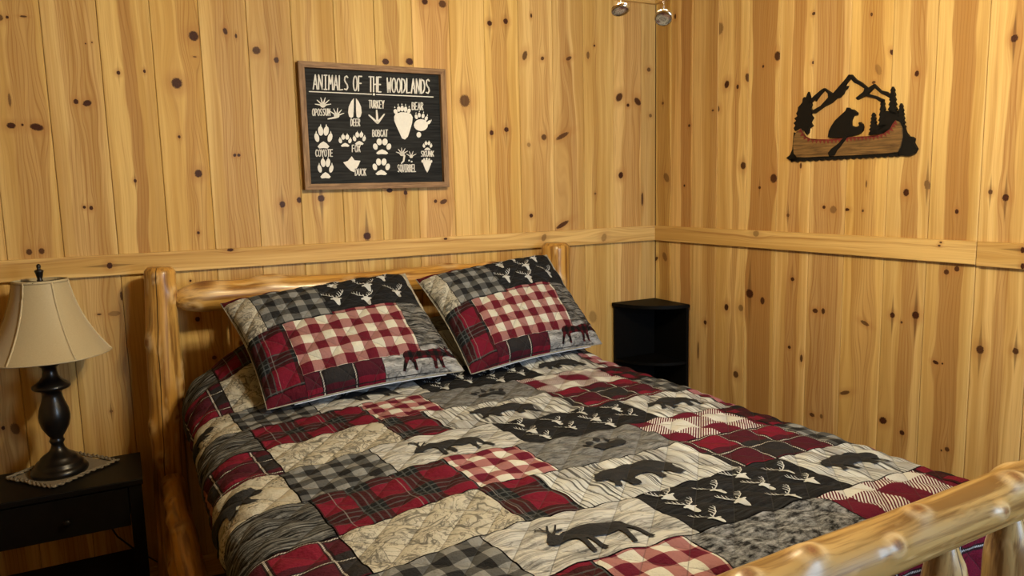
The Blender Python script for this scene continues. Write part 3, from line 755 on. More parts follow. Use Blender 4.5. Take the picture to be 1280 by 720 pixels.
FB = {
 'grey_check': fabric('grey_check_cloth', gingham(.030, (.30, .29, .265), (.105, .102, .096), (.020, .020, .021))),
 'red_check': fabric('red_check_cloth', gingham(.036, (.80, .75, .62), (.44, .185, .17), MAR)),
 'pillow_check': fabric('pillow_check_cloth', gingham(.0355, (.80, .74, .58), (.42, .19, .165), (.15, .011, .022))),
 'big_check': fabric('big_check_cloth', gingham(.085, (.78, .74, .66), (.5, .3, .3), MAR, .009)),
 'pink_check': fabric('pink_check_cloth', gingham(.044, (.80, .77, .72), (.44, .17, .18), MAR)),
 'buffalo': fabric('red_black_buffalo_cloth', gingham(.040, RED, (.05, .009, .012), BLK)),
 'plaid': fabric('red_plaid_cloth', plaid_red), 'tartan': fabric('tartan_cloth', tartan), 'tartan_side': fabric('tartan_edge_cloth', tartan_side),
 'toile': fabric('antler_sketch_cloth', toile), 'speckle': fabric('speckled_cream_cloth', speckle),
 'moose_wood': fabric('pale_wood_print_cloth', streaks((.13, .125, .12), (.72, .68, .60), 6, 75, .32, .56, .6)),
 'bear_wood': fabric('upright_wood_print_cloth', upright_wood),
 'paw_bark': fabric('grey_bark_print_cloth', streaks((.075, .073, .070), (.34, .325, .305), 26, 90, .34, .66, .55)),
 'granite': fabric('granite_print_cloth', streaks((.018, .018, .020), (.48, .47, .46), 40, 75, .40, .66, .45)),
 'bark': fabric('dark_bark_print_cloth', streaks((.010, .010, .010), (.42, .40, .36), 10, 130, .44, .70, .6)),
 'pillow_bark': fabric('dark_bark_pillow_cloth', streaks((.010, .010, .010), (.50, .46, .40), 14, 130, .42, .70, .6)),
 'pillow_wood': fabric('grey_wood_pillow_cloth', streaks((.05, .05, .05), (.62, .59, .54), 12, 60, .34, .6, .7)),
 'black': fabric('black_stag_cloth', black_ground),
 'maroon': fabric('maroon_stripe_cloth', lambda g, u, v: g.mix(g.mul(g.stripe(v, .07, .10, .4), g.add(.4, g.mul(g.stripe(g.add(u, v), .006, .5), .5))), (.12, .008, .018), (.62, .30, .26))),
}
M_PRINT = fabric('charcoal_print', lambda g, u, v: g.mix(g.noise(g.vec(g.mul(u, 8), g.mul(v, 60)), 1.0, 3), (.016, .015, .015), (.05, .047, .045)))
M_STAG = fabric('white_stag_print', lambda g, u, v: g.mix(g.noise(g.vec(u, v), 40, 2), (.80, .78, .72), (.66, .63, .57)))
M_BACKING = fabric('quilt_seam_cloth', lambda g, u, v: g.mix(g.noise(g.vec(u, v), 60, 2), (.012, .011, .011), (.03, .027, .027)))
M_MOOSE_RED = fabric('plaid_moose_print', gingham(.016, (.11, .007, .012), (.03, .006, .008), (.006, .006, .006)))

# ---- silhouettes, unit size: x to the right, y down, centre 0
S_BEAR = [(-.50, -.02), (-.47, -.10), (-.43, -.15), (-.41, -.20), (-.38, -.17), (-.33, -.19), (-.24, -.20), (-.10, -.235), (.05, -.24), (.20, -.245), (.33, -.225), (.43, -.16), (.485, -.06), (.495, .03), (.47, .06), (.455, .12), (.47, .20), (.49, .255),
          (.40, .26), (.375, .22), (.355, .13), (.31, .08), (.27, .10), (.255, .18), (.25, .235), (.14, .24), (.15, .20), (.17, .12), (.15, .06), (.04, .075), (-.08, .09), (-.11, .13), (-.10, .21), (-.11, .245), (-.22, .245), (-.215, .20), (-.20, .12), (-.23, .06),
          (-.27, .08), (-.30, .15), (-.325, .20), (-.42, .195), (-.40, .16), (-.36, .10), (-.345, .02), (-.36, -.02), (-.42, .01), (-.47, .015)]
S_MOOSE = [(-.50, .02), (-.485, -.05), (-.44, -.10), (-.42, -.14), (-.385, -.14), (-.36, -.12), (-.30, -.11), (-.22, -.17), (-.10, -.18), (.02, -.16), (.15, -.15), (.28, -.165), (.38, -.15), (.42, -.10), (.435, -.02), (.42, .03),
           (.44, .12), (.47, .22), (.49, .33), (.45, .335), (.425, .26), (.385, .15), (.355, .09), (.33, .10), (.30, .19), (.285, .33), (.24, .335), (.25, .20), (.25, .09), (.10, .08), (-.03, .075), (-.05, .12), (-.04, .24), (-.045, .335), (-.09, .335), (-.10, .22), (-.12, .10),
           (-.145, .12), (-.155, .22), (-.17, .33), (-.215, .335), (-.21, .21), (-.215, .08), (-.25, .03), (-.30, .015), (-.36, .03), (-.41, .06), (-.46, .06)]
A_MOOSE = [[(-.37, -.13), (-.36, -.24), (-.45, -.30), (-.47, -.27)], [(-.36, -.24), (-.38, -.33)], [(-.36, -.22), (-.30, -.32)], [(-.35, -.13), (-.29, -.20), (-.22, -.29)], [(-.29, -.20), (-.20, -.21)], [(-.40, -.27), (-.43, -.35)]]
S_STAG = [(0, .52), (-.055, .49), (-.085, .38), (-.115, .24), (-.14, .16), (-.17, .14), (-.23, .13), (-.25, .09), (-.20, .05), (-.12, .04), (-.075, -.01), (0, -.02),
          (.075, -.01), (.12, .04), (.20, .05), (.25, .09), (.23, .13), (.17, .14), (.14, .16), (.115, .24), (.085, .38), (.055, .49)]
A_STAG = []
for s_ in (-1, 1):
    A_STAG += [[(.05*s_, .02), (.10*s_, -.06), (.22*s_, -.11), (.34*s_, -.20), (.40*s_, -.33), (.37*s_, -.47)], [(.20*s_, -.10), (.21*s_, -.20), (.17*s_, -.32)], [(.31*s_, -.17), (.30*s_, -.28), (.26*s_, -.40)], [(.385*s_, -.28), (.47*s_, -.38), (.47*s_, -.46)], [(.08*s_, -.03), (.07*s_, -.12), (.10*s_, -.17)]]
def sil(kind, w, flip=False):
    """polygons of a silhouette w metres wide"""
    sx = -w if flip else w
    if kind == 'bear': P = [S_BEAR]
    elif kind == 'moose': P = [S_MOOSE]+[q for a in A_MOOSE for q in stroke_polys(a, .034, .018)]
    elif kind == 'stag': P = [S_STAG]+[q for a in A_STAG for q in stroke_polys(a, .040, .020)]
    elif kind == 'paw':
        P = [[(-.40, .22), (-.36, .10), (-.24, .02), (-.08, -.03), (.10, -.03), (.26, .03), (.38, .12), (.40, .24), (.30, .32), (.12, .30), (-.08, .31), (-.28, .33)]]
        for (x, y, a) in ((-.42, -.02, -.5), (-.25, -.17, -.25), (-.03, -.23, 0), (.20, -.18, .25), (.40, -.04, .5)):
            P.append(ellipse(x, y, .075, .095, a, 12)); P.append([(x-.02+a*.16, y-.13), (x+.02+a*.16, y-.13), (x+a*.30, y-.22)])
    return [[(x*sx, y*w) for x, y in p] for p in P]

def decal(name, polys, fmap, mat, parent, maxlen=.011):
    """flat print laid on cloth: polygons cut fine enough to follow the puffs. fmap takes arrays u, v -> points"""
    bm = bmesh.new()
    for poly in polys:
        poly = clean(poly)
        if len(poly) < 3: continue
        vs = [bm.verts.new((p[0], p[1], 0)) for p in poly]
        for t in tessellate_polygon([[Vector((p[0], p[1], 0)) for p in poly]]):
            try: bm.faces.new([vs[i] for i in t])
            except ValueError: pass
    for _ in range(5):
        lg = [e for e in bm.edges if e.calc_length() > maxlen]
        if not lg: break
        bmesh.ops.subdivide_edges(bm, edges=lg, cuts=1, use_grid_fill=False)
        bmesh.ops.triangulate(bm, faces=[f for f in bm.faces if len(f.verts) > 3])
    bm.verts.ensure_lookup_table()
    uv = np.array([(v.co.x, v.co.y) for v in bm.verts])
    P = fmap(uv[:, 0], uv[:, 1])
    f = []
    for fc in bm.faces:
        i = [v.index for v in fc.verts]
        a, b_, c = uv[i[0]], uv[i[1]], uv[i[2]]
        if (b_[0]-a[0])*(c[1]-a[1])-(b_[1]-a[1])*(c[0]-a[0]) > 0: i.reverse()
        f.append(i)
    bm.free()
    return mesh_obj(name, P, f, mat, parent, True, uv=uv)

def grid_patch(name, u0, u1, v0, v1, fmap, mat, parent, step=.0095, uvo=(0, 0)):
    nu = max(2, int(round((u1-u0)/step))); nv = max(2, int(round((v1-v0)/step)))
    U, V = np.meshgrid(np.linspace(u0, u1, nu+1), np.linspace(v0, v1, nv+1), indexing='ij')
    P = fmap(U.ravel(), V.ravel())
    w = nv+1
    f = [(i*w+j+1, (i+1)*w+j+1, (i+1)*w+j, i*w+j) for i in range(nu) for j in range(nv)]
    uv = np.stack([U.ravel(), V.ravel()], -1)
    return mesh_obj(name, P, f, mat, parent, True, uv=uv)

quilt = thing('patchwork_quilt', 'lodge style patchwork quilt with bears, moose and stag heads spread over the bed', 'quilt', (BCX, -1.2, 0))
QO = np.array([BCX, -1.2, 0.0])
# in grid coordinates y grows towards the head; v = -y is used for the prints so that v runs to the foot
def qmap(off):
    def f(u, v):
        x, y = shear(u, -v)
        return quilt_pt(x, y, off, u, -v)-QO
    return f
ROW0, RH = -.755, .1995
XL0, XL1 = -2.56, -.38
rows = {'a': [(-2.92, -2.51, 'moose_wood'), (-2.51, -2.09, 'bark'), (-2.09, -1.757, 'plaid'), (-1.757, -1.555, 'red_check'), (-1.555, -1.2, 'paw_bark'), (-1.2, -.866, 'big_check'), (-.866, -.50, 'buffalo'), (-.50, -.08, 'toile')],
        'b': [(-2.92, -2.51, 'bear_wood'), (-2.51, -2.09, 'tartan_side'), (-2.09, -1.765, 'toile'), (-1.765, -1.627, 'plaid'), (-1.627, -1.205, 'bear_wood'), (-1.205, -.866, 'tartan'), (-.866, -.50, 'grey_check'), (-.50, -.08, 'bark')],
        'c': [(-2.92, -2.50, 'buffalo'), (-2.50, -2.105, 'speckle'), (-2.105, -1.873, 'grey_check'), (-1.873, -1.51, 'moose_wood'), (-1.51, -1.078, 'black'), (-1.078, -.80, 'bear_wood'), (-.80, -.50, 'pink_check'), (-.50, -.08, 'plaid')]}
order = 'abc'
G = .0017
GAP_OFF = .004
# row index 0 lies between -.755 and -.955; earlier rows run up under the pillows, later ones fall over the foot
Y_TOP = -.195
for r in range(-4, 9):
    y1 = ROW0-r*RH; y0 = y1-RH
    y1 = min(y1, Y_TOP)
    if y1-y0 < .02: continue
    kind = order[r % 3]
    y0 = max(y0, -2.45)
    if y1-y0 < .01: continue
    for (x0, x1, fb) in rows[kind]:
        x0, x1 = max(x0, XL0), min(x1, XL1)
        if x1-x0 < .01: continue
        # leave out the corners that would double up at the foot
        if y1 < -2.2 and (x1 < -2.3 or x0 > -.62): continue
        pt = grid_patch('patch', x0+G, x1-G, -y1+G, -y0-G, qmap(GAP_OFF), FB['granite' if fb == 'paw_bark' and r > 5 else fb], quilt, uvo=(.013*((r*5) % 7), .011*((r*3) % 5)))
        cx_, cy_ = (x0+x1)/2, -(y0+y1)/2
        if y1-y0 < RH*.8: continue
        def put(nm, kind_, w, ox=0.0, oy=0.0, flip=False, mt=M_PRINT):
            polys = [[(x+cx_+ox, y+cy_+oy) for x, y in p] for p in sil(kind_, w, flip)]
            decal(nm, polys, qmap(GAP_OFF+.0030), mt, pt)
        if fb == 'bear_wood' and x0 > -2.4: put('bear_print', 'bear', .205 if kind == 'b' else .18, -.005, 0)
        elif fb == 'speckle': put('bear_print', 'bear', .21, .035, .0, True)
        elif fb == 'moose_wood' and x0 > -2.4: put('moose_print', 'moose', .195, .0, .012)
        elif fb == 'paw_bark' and r < 5: put('paw_print', 'paw', .12, .02, 0)
        elif fb == 'black':
            for i in range(4):
                for j in range(3):
                    oy = -.068+.066*j+(.030 if i % 2 else 0)
                    if abs(oy) > .072: continue
                    put('stag_head_print', 'stag', .068, -.155+.104*i, oy, False, M_STAG)
# the dark sheet that shows in the seams and carries the patches
grid_patch('backing', XL0+.004, XL1-.004, .198, 2.448, qmap(.0), M_BACKING, quilt, .014)
# ------------------------------------------------------------------ two pillows in quilted shams
PW, PH = .66, .50
SHEET = simple_mat('pale_blue_sheet', (.42, .50, .64), .8)
def make_sham(name, label, corners, seed, bulge=.085):
    TL, TR, BR, BL = [np.array(c, float) for c in corners]
    base = (BL+BR)/2
    nrm = np.cross(TR-TL, BL-TL); nrm = -nrm/np.linalg.norm(nrm)
    if nrm[1] > 0: nrm = -nrm
    th = thing(name, label, 'pillow', tuple(base), 'shams against the headboard')
    def shape(s, t):
        # rim drawn in between the corners
        k = .028
        s2 = .5+(s-.5)*(1-k*2*np.sin(np.pi*np.clip(t, 0, 1))*np.abs(2*s-1)**2)
        t2 = .5+(t-.5)*(1-k*2*np.sin(np.pi*np.clip(s, 0, 1))*np.abs(2*t-1)**2)
        return (TL*((1-s2)*(1-t2))[..., None]+TR*(s2*(1-t2))[..., None]+BR*(s2*t2)[..., None]+BL*((1-s2)*t2)[..., None])
    def f(side, off):
        def g_(u, v):
            s = np.asarray(u)/PW; t = np.asarray(v)/PH
            q = (np.clip(1-np.abs(2*s-1)**2.6, 0, 1)*np.clip(1-np.abs(2*t-1)**2.6, 0, 1))**.50
            a = np.abs(np.sin(np.pi*(u+v)/.105)); b_ = np.abs(np.sin(np.pi*(u-v)/.105))
            pf = .0070*a**.75*b_**.75+.002*np.sin(60*u+5*np.sin(31*v+seed))*np.sin(49*v+seed)+.004*np.sin(11*u+seed)*np.sin(9*v)
            h = bulge*q*(1 if side > 0 else .72)+(pf*np.clip(q*3, .15, 1) if side > 0 else 0)+off
            return shape(s, t)+nrm*(side*h)[..., None]-base
        return g_
    fr = f(1, .0025)
    W, H = PW, PH
    P = [(0, .10, .03, .46, 'toile'), (0, .30, 0, .03, 'maroon'), (.10, .30, .03, .47, 'grey_check'), (.30, .955, 0, .44, 'black'), (.955, 1, 0, .60, 'speckle'),
         (0, .165, .46, .93, 'plaid'), (.165, .80, .47, .895, 'pillow_check'), (.80, .955, .44, .80, 'pillow_bark'), (.955, 1, .60, .80, 'pillow_bark'), (.80, 1, .80, .895, 'pillow_wood'),
         (0, .165, .93, 1, 'maroon'), (.165, .56, .895, 1, 'tartan'), (.56, 1, .895, 1, 'pillow_wood')]
    # grey check and stag cloth meet the red check along a step
    P = [(0, .115, .055, .47, 'toile'), (0, .33, 0, .055, 'maroon'), (.115, .45, .055, .455, 'grey_check'), (.33, .45, 0, .055, 'black'), (.45, .955, 0, .43, 'black'), (.955, 1, 0, .50, 'speckle'),
         (0, .19, .47, .94, 'plaid'), (.115, .19, .455, .47, 'plaid'), (.19, .80, .455, .885, 'pillow_check'), (.45, .80, .43, .455, 'pillow_check'), (.80, .955, .43, .82, 'pillow_bark'), (.955, 1, .50, .82, 'pillow_bark'),
         (.58, 1, .885, 1, 'pillow_wood'), (.80, 1, .82, .885, 'pillow_wood'), (.19, .58, .885, 1, 'tartan'), (0, .19, .94, 1, 'maroon')]
    for (s0, s1, t0, t1, fb) in P:
        g_ = .0009
        pt = grid_patch('patch', s0*W+(g_ if s0 > 0 else 0), s1*W-(g_ if s1 < 1 else 0), t0*H+(g_ if t0 > 0 else 0), t1*H-(g_ if t1 < 1 else 0), fr, FB[fb], th, .0085, (s0*W, t0*H))
        if fb == 'black' and t1 > .3:
            for (a, b_) in ((.535, .115), (.655, .045), (.505, .30), (.70, .20), (.815, .095), (.655, .345), (.845, .30), (.90, .06), (.925, .20)):
                if a > .88: continue
                decal('stag_head_print', [[(x+a*W, y+b_*H) for x, y in p] for p in sil('stag', .080)], f(1, .0052), M_STAG, pt)
        if fb == 'pillow_wood' and t0 > .86:
            decal('moose_print', [[(x+.83*W, y*.55+.905*H) for x, y in p] for p in sil('moose', .215, True)], f(1, .0052), M_MOOSE_RED, pt)
    grid_patch('front_lining', .002, W-.002, .002, H-.002, f(1, -.001), M_BACKING, th, .014)
    # back cloth (faces the other way) and the piped rim
    o = grid_patch('back_cloth', 0, W, 0, H, f(-1, 0.0), FB['speckle'], th, .02)
    o.data.flip_normals()
    rim = []
    for k in range(40): rim.append((k/40, 0))
    for k in range(32): rim.append((1, k/32))
    for k in range(40): rim.append((1-k/40, 1))
    for k in range(32): rim.append((0, 1-k/32))
    rm = np.array(rim); pts = f(1, 0.0)(rm[:, 0]*W, rm[:, 1]*H)
    tube_obj('piping', [tuple(p) for p in pts], .0026, FB['speckle'], th, 6, True)
    tube_obj('sheet_edge', [tuple(p+np.array([0, -.004, -.004])) for p in pts[76:108]], .0020, SHEET, th, 6)
    return th
make_sham('quilted_pillow', 'quilted patchwork pillow nearer the lamp, leaning on the log headboard', [(-2.100, -.285, 1.100), (-1.425, -.262, 1.152), (-1.375, -.685, .850), (-2.035, -.705, .822)], 1.0)
make_sham('quilted_pillow', 'quilted patchwork pillow by the black corner shelf, leaning on the log headboard', [(-1.385, -.275, 1.128), (-.790, -.262, 1.186), (-.715, -.560, .845), (-1.350, -.690, .835)], 2.3)

# ------------------------------------------------------------------ nightstand
blk = simple_mat('black_painted_wood', (.0032, .0029, .0027), .45, 0, 0, .3, 30, .16)
blk_rough = simple_mat('black_shelf_laminate', (.0022, .0021, .002), .55, 0, 0, .25, 60, .10)
NZ, NYB, NYF = .567, -.095, -.375
nxr = (at(170, 567, 1, NYB).x+at(180, 598, 1, NYF).x)/2
nxl = nxr-.50
nsx, nsy = (nxl+nxr)/2, (NYB+NYF)/2
ns = thing('nightstand', 'black wooden nightstand with one drawer and an open shelf', 'nightstand', (nsx, nsy, 0))
hx, hy = (nxr-nxl)/2, (NYB-NYF)/2
box_obj('top', (-hx-.005, -hy-.005, NZ-.020), (hx+.005, hy+.004, NZ), blk, ns, .003, 2)
for sx in (-1, 1):
    for sy in (-1, 1):
        x0, x1 = sorted((sx*hx, sx*(hx-.038))); y0, y1 = sorted((sy*hy, sy*(hy-.038)))
        box_obj('leg', (x0, y0, 0), (x1, y1, NZ-.020), blk, ns, .002)
for sx in (-1, 1):
    x0, x1 = sorted((sx*(hx-.004), sx*(hx-.018)))
    box_obj('side_panel', (x0, -hy+.038, NZ-.155), (x1, hy-.038, NZ-.020), blk, ns)
box_obj('back_panel', (-hx+.038, hy-.018, NZ-.155), (hx-.038, hy-.006, NZ-.020), blk, ns)
dr = box_obj('drawer', (-hx+.040, -hy+.001, NZ-.152), (hx-.040, hy-.05, NZ-.024), blk, ns, .002)
kx = at(84, 652, 1, NYF).x-nsx; kz = at(84, 652, 1, NYF).z
kb_ = lathe_obj('knob', [(.004, 0), (.005, .008), (.011, .014), (.012, .019), (.008, .023), (.001, .024)], blk, dr, 20)
kb_.location = (kx, -hy+.001, kz); kb_.rotation_euler = (math.radians(90), 0, 0)
box_obj('shelf', (-hx+.004, -hy+.004, .20), (hx-.004, hy-.004, .218), blk, ns, .002)

# ------------------------------------------------------------------ table lamp
lp_ = at(75.5, 589.5, 2, NZ+.004); lx, ly = lp_.x, lp_.y
lamp = thing('table_lamp', 'table lamp with black turned base and cream bell shade', 'lamp', (lx, ly, NZ+.0038))
lblk = simple_mat('black_lacquer', (.005, .0045, .0042), .32, 0, .1, .2, 20, .4)
B_ = [(.001, 0), (.073, 0), (.075, .006), (.074, .012), (.068, .019), (.064, .021), (.063, .028), (.058, .034), (.050, .038), (.048, .044), (.040, .050), (.027, .058), (.019, .068), (.0155, .080), (.019, .086), (.0205, .090), (.018, .094),
      (.0175, .100), (.026, .112), (.036, .130), (.0405, .148), (.0410, .160), (.0380, .178), (.0310, .196), (.0265, .210), (.0255, .222), (.030, .229), (.046, .234), (.050, .239), (.049, .244), (.040, .250), (.030, .257), (.0215, .268), (.0185, .282), (.0195, .292), (.028, .298), (.034, .302), (.034, .308), (.022, .313), (.001, .314)]
lathe_obj('base', [(r*1.12, z*1.216) for r, z in B_], lblk, lamp, 56)
shade_mat, g, b = new_mat('cream_shade_cloth', None, .55, 0, 0, .35)
tcn = g.n('ShaderNodeTexCoord').outputs['Object']; so = g.xyz(tcn)
wv = g.noise(g.vec(g.mul(so[0], 300), g.mul(so[1], 300), g.mul(so[2], 300)), 1.0, 2)
g.put(b.inputs['Base Color'], g.mix(wv, (.36, .295, .165), (.44, .365, .22)))
b.inputs['Sheen Weight'].default_value = .3
trim_mat = simple_mat('shade_trim', (.42, .35, .21), .6, 0, 0, .1, 200)
S0, S1 = .398, .640          # bottom and top of the shade above the table
NP = 6
def shade_r(t, a):
    r = .0765+(.183-.0765)*((1-t)**2.3*.62+(1-t)*.38)
    # panels pulled flat between the ribs
    k = (a/(2*math.pi)*NP) % 1.0
    return r*(1-.030*math.sin(math.pi*k))
SH0 = math.radians(-62)
v, f = [], []; ns_, nz_ = 120, 26
for sgn in (0, 1):
    for i in range(nz_+1):
        t = i/nz_
        for k in range(ns_):
            a = 2*math.pi*k/ns_; r = shade_r(t, a)-sgn*.0015
            v.append((r*math.cos(a+SH0), r*math.sin(a+SH0), S0+(S1-S0)*t))
o1 = (nz_+1)*ns_
for i in range(nz_):
    for k in range(ns_):
        k2 = (k+1) % ns_
        f.append((i*ns_+k, i*ns_+k2, (i+1)*ns_+k2, (i+1)*ns_+k)); f.append((o1+i*ns_+k, o1+(i+1)*ns_+k, o1+(i+1)*ns_+k2, o1+i*ns_+k2))
shade = mesh_obj('shade', v, f, shade_mat, lamp, True)
for q in range(NP):
    a = 2*math.pi*q/NP
    tube_obj('seam', [(shade_r(t, a)*math.cos(a+SH0), shade_r(t, a)*math.sin(a+SH0), S0+(S1-S0)*t) for t in np.linspace(0, 1, 24)], 0.0034, trim_mat, shade, 6)
for nm, t in (('bottom_trim', 0), ('top_trim', 1)):
    pts = [(shade_r(t, a)*math.cos(a+SH0), shade_r(t, a)*math.sin(a+SH0), S0+(S1-S0)*t) for a in np.linspace(0, 2*math.pi, 90, endpoint=False)]
    if t == 0: tube_obj(nm, pts, .0030, trim_mat, shade, 8, True)
    else:
        vv, ff = [], []
        for j, (dr_, dz_) in enumerate(((.001, -.006), (.0025, -.006), (.0025, .003), (-.001, .003), (-.001, -.006))):
            for (x, y, z) in pts:
                l = math.hypot(x, y); vv.append((x*(l+dr_)/l, y*(l+dr_)/l, z+dz_))
        n_ = len(pts)
        for j in range(4):
            for k in range(n_): ff.append((j*n_+k, j*n_+(k+1) % n_, (j+1)*n_+(k+1) % n_, (j+1)*n_+k))
        mesh_obj(nm, vv, ff, trim_mat, shade, True)
brass = simple_mat('dark_brass', (.05, .04, .025), .35, 1.0)
ZS = S1-.548
lathe_obj('socket', [(.010, .38), (.016, .386), (.016, .43), (.008, .435)], brass, lamp, 20)
for sg_ in (-1, 1):
    tube_obj('harp', [(sg_*(.016+.03*math.sin(math.pi*t)**.6-.016*t), 0, .40+(S1-.405)*t) for t in np.linspace(0, 1, 16)], .0018, brass, lamp, 6)
for q in range(3):
    a = math.radians(120*q+20)
    tube_obj('spider_arm', [(0, 0, S1-.005), (.077*math.cos(a), .077*math.sin(a), S1-.001)], .0016, brass, lamp, 6)
fin = lathe_obj('finial', [(r*1.1, z+ZS) for r, z in [(.001, .543), (.0075, .543), (.0085, .549), (.0065, .553), (.0080, .561), (.0105, .573), (.0120, .578), (.0115, .581), (.0060, .584), (.0045, .587), (.0060, .592), (.0058, .597), (.0030, .601), (.0005, .602)]], lblk, lamp, 20)
# lace mat under the lamp
doily_mat = simple_mat('grey_lace_yarn', (.20, .17, .125), .95, 0, 0, .25, 300, .1, .5)
mat_o = thing('lace_mat', 'diamond shaped crocheted mat with a knobbly grey beige edge under the lamp', 'mat', (lx, ly, NZ))
cs = [at(10, 599, 2, NZ), at(66, 611, 2, NZ), at(146, 577, 2, NZ), at(62, 570, 2, NZ)]
cs[3] = cs[0]+cs[2]-cs[1]
ctr = sum(cs, Vector())/4
mat_o.location = (ctr.x, ctr.y, NZ)
cs = [Vector((c.x-ctr.x, c.y-ctr.y, 0)) for c in cs]
bm = bmesh.new()
lo_ = [bm.verts.new((c.x*.9, c.y*.9, .0005)) for c in cs]
fc = bm.faces.new(lo_)
r_ = bmesh.ops.extrude_face_region(bm, geom=[fc]); bmesh.ops.translate(bm, vec=(0, 0, .003), verts=[q for q in r_['geom'] if isinstance(q, bmesh.types.BMVert)])
bmesh.ops.recalc_face_normals(bm, faces=bm.faces[:])
bm_obj('cloth', bm, doily_mat, mat_o)
path = []
for i in range(4):
    a, c = cs[i], cs[(i+1) % 4]
    for k in range(26): path.append(a.lerp(c, k/26))
N_ = len(path)
for s in range(2):
    pts, rad = [], []
    for i in range(N_*2):
        p = path[(i//2) % N_].lerp(path[(i//2+1) % N_], .5*(i % 2))
        rdir = p.normalized()
        ph = i*.62+s*math.pi
        q = p+rdir*(.0062*math.sin(ph)+.003*math.sin(i*.21+s))
        pts.append((q.x, q.y, .0058+.0020*math.cos(ph))); rad.append(.0036+.0009*math.sin(i*1.9+s*2))
    tube_obj('crocheted_edge', pts, rad, doily_mat, mat_o, 6, True)
# cord of the lamp behind the nightstand
cm = simple_mat('black_cord', (.01, .01, .01), .5)
c0 = at(147, 668, 1, -.03); c1 = at(168, 685, 1, -.03); c2 = at(200, 700, 1, -.03)
pts = [(lx, NYB+.01, NZ+.005), (lx+.02, NYB+.03, NZ-.03), (c0.x, -.05, c0.z), (c1.x, -.04, c1.z), (c2.x, -.04, c2.z-.01), (c2.x+.10, -.045, .22), (c2.x+.14, -.05, .02), (c2.x+.22, -.05, .0032)]
tag(tube_obj('power_cord', pts, .003, cm), 'thin black power cord hanging behind the nightstand', 'cord')

# ------------------------------------------------------------------ corner shelf unit
CR = .265
CZ = .905
cab = thing('corner_shelf', 'black quarter-round shelf unit standing in the corner of the room', 'shelf', (0, 0, 0))
def quarter(name, r, z0, z1, par):
    n = 24; c0_ = -.017
    ring = [(c0_, c0_)]+[(c0_-(r-.0)*math.cos(math.radians(90*k/n)), c0_-(r)*math.sin(math.radians(90*k/n))) for k in range(n+1)]
    m_ = len(ring)
    v = [(x, y, z0) for x, y in ring]+[(x, y, z1) for x, y in ring]
    f = [tuple(range(m_)), tuple(range(2*m_-1, m_-1, -1))]+[(i, m_+i, m_+(i+1) % m_, (i+1) % m_) for i in range(m_)]
    bm = bmesh.new(); me = bpy.data.meshes.new(name); me.from_pydata(v, [], f); bm.from_mesh(me)
    bmesh.ops.recalc_face_normals(bm, faces=bm.faces[:])
    bmesh.ops.bevel(bm, geom=[e for e in bm.edges if abs(e.verts[0].co.z-e.verts[1].co.z) < 1e-6], offset=.002, segments=2, affect='EDGES')
    bm.to_mesh(me); bm.free(); me.materials.append(blk_rough)
    o = bpy.data.objects.new(name, me); COL.objects.link(o); o.parent = par
    return o
quarter('top', CR, CZ-.017, CZ, cab)
quarter('shelf', CR-.012, .612, .626, cab); quarter('shelf', CR-.012, .32, .334, cab); quarter('shelf', CR-.012, .04, .055, cab)
box_obj('side_panel', (-CR-.008, -.031, 0), (-.018, -.017, CZ-.017), blk_rough, cab)
box_obj('side_panel', (-.031, -CR-.008, 0), (-.017, -.032, CZ-.017), blk_rough, cab)
# ------------------------------------------------------------------ animal track sign
fw = .0225; SD = .036
YF = -.0005-SD                   # front of the frame
sl, sr = at(372.5, 75, 1, YF).x, at(557, 87, 1, YF).x
stp, sbt = (at(372, 75, 1, YF).z+at(557, 87, 1, YF).z)/2, (at(380, 236.5, 1, YF).z+at(562, 234.5, 1, YF).z)/2
scx, scz = (sl+sr)/2, (stp+sbt)/2
sign = thing('wall_sign', 'black wooden sign of animal tracks in a brown frame above the headboard', 'sign', (scx, 0, sbt))
def frame_mat(seed):
    mt, g, b = new_mat('weathered_frame_wood', None, .6, 0, 0, .3)
    tc = g.n('ShaderNodeTexCoord').outputs['Object']; o = g.xyz(tc)
    n1 = g.noise(g.vec(g.mul(o[0], 9 if seed else 130), g.mul(o[1], 60), g.mul(o[2], 130 if seed else 9)), 1.0, 4, .65)
    col = g.mix(g.rng(n1, .35, .68), (.30, .185, .095), (.115, .060, .026))
    g.put(b.inputs['Base Color'], col); g.put(b.inputs['Normal'], g.bump(n1, .3, .002)); return mt
fmh, fmv = frame_mat(1), frame_mat(0)
def L_(x, y, z): return (x-scx, y, z-sbt)
def frame_side(name, quad, mat):
    # a mitred board: quad of (x, z) on the front, extruded back to the wall
    plate(name, [quad], lambda x, z: Vector(L_(x, YF, z)), (0, SD, 0), mat, sign)
frame_side('frame_board', [(sl, stp), (sr, stp), (sr-fw, stp-fw), (sl+fw, stp-fw)], fmh)
frame_side('frame_board', [(sl, sbt), (sr, sbt), (sr-fw, sbt+fw), (sl+fw, sbt+fw)], fmh)
frame_side('frame_board', [(sl, stp), (sl, sbt), (sl+fw, sbt+fw), (sl+fw, stp-fw)], fmv)
frame_side('frame_board', [(sr, stp), (sr, sbt), (sr-fw, sbt+fw), (sr-fw, stp-fw)], fmv)
mt, g, b = new_mat('black_stained_board', None, .6, 0, 0, .12)
o_ = g.xyz(g.n('ShaderNodeTexCoord').outputs['Object'])
n1 = g.noise(g.vec(g.mul(o_[0], 5), 0.0, g.mul(o_[2], 120)), 1.0, 4, .65)
g.put(b.inputs['Base Color'], g.mix(g.rng(n1, .38, .72), (.004, .0045, .005), (.026, .027, .027))); g.put(b.inputs['Normal'], g.bump(n1, .4, .002))
YP = -.0135
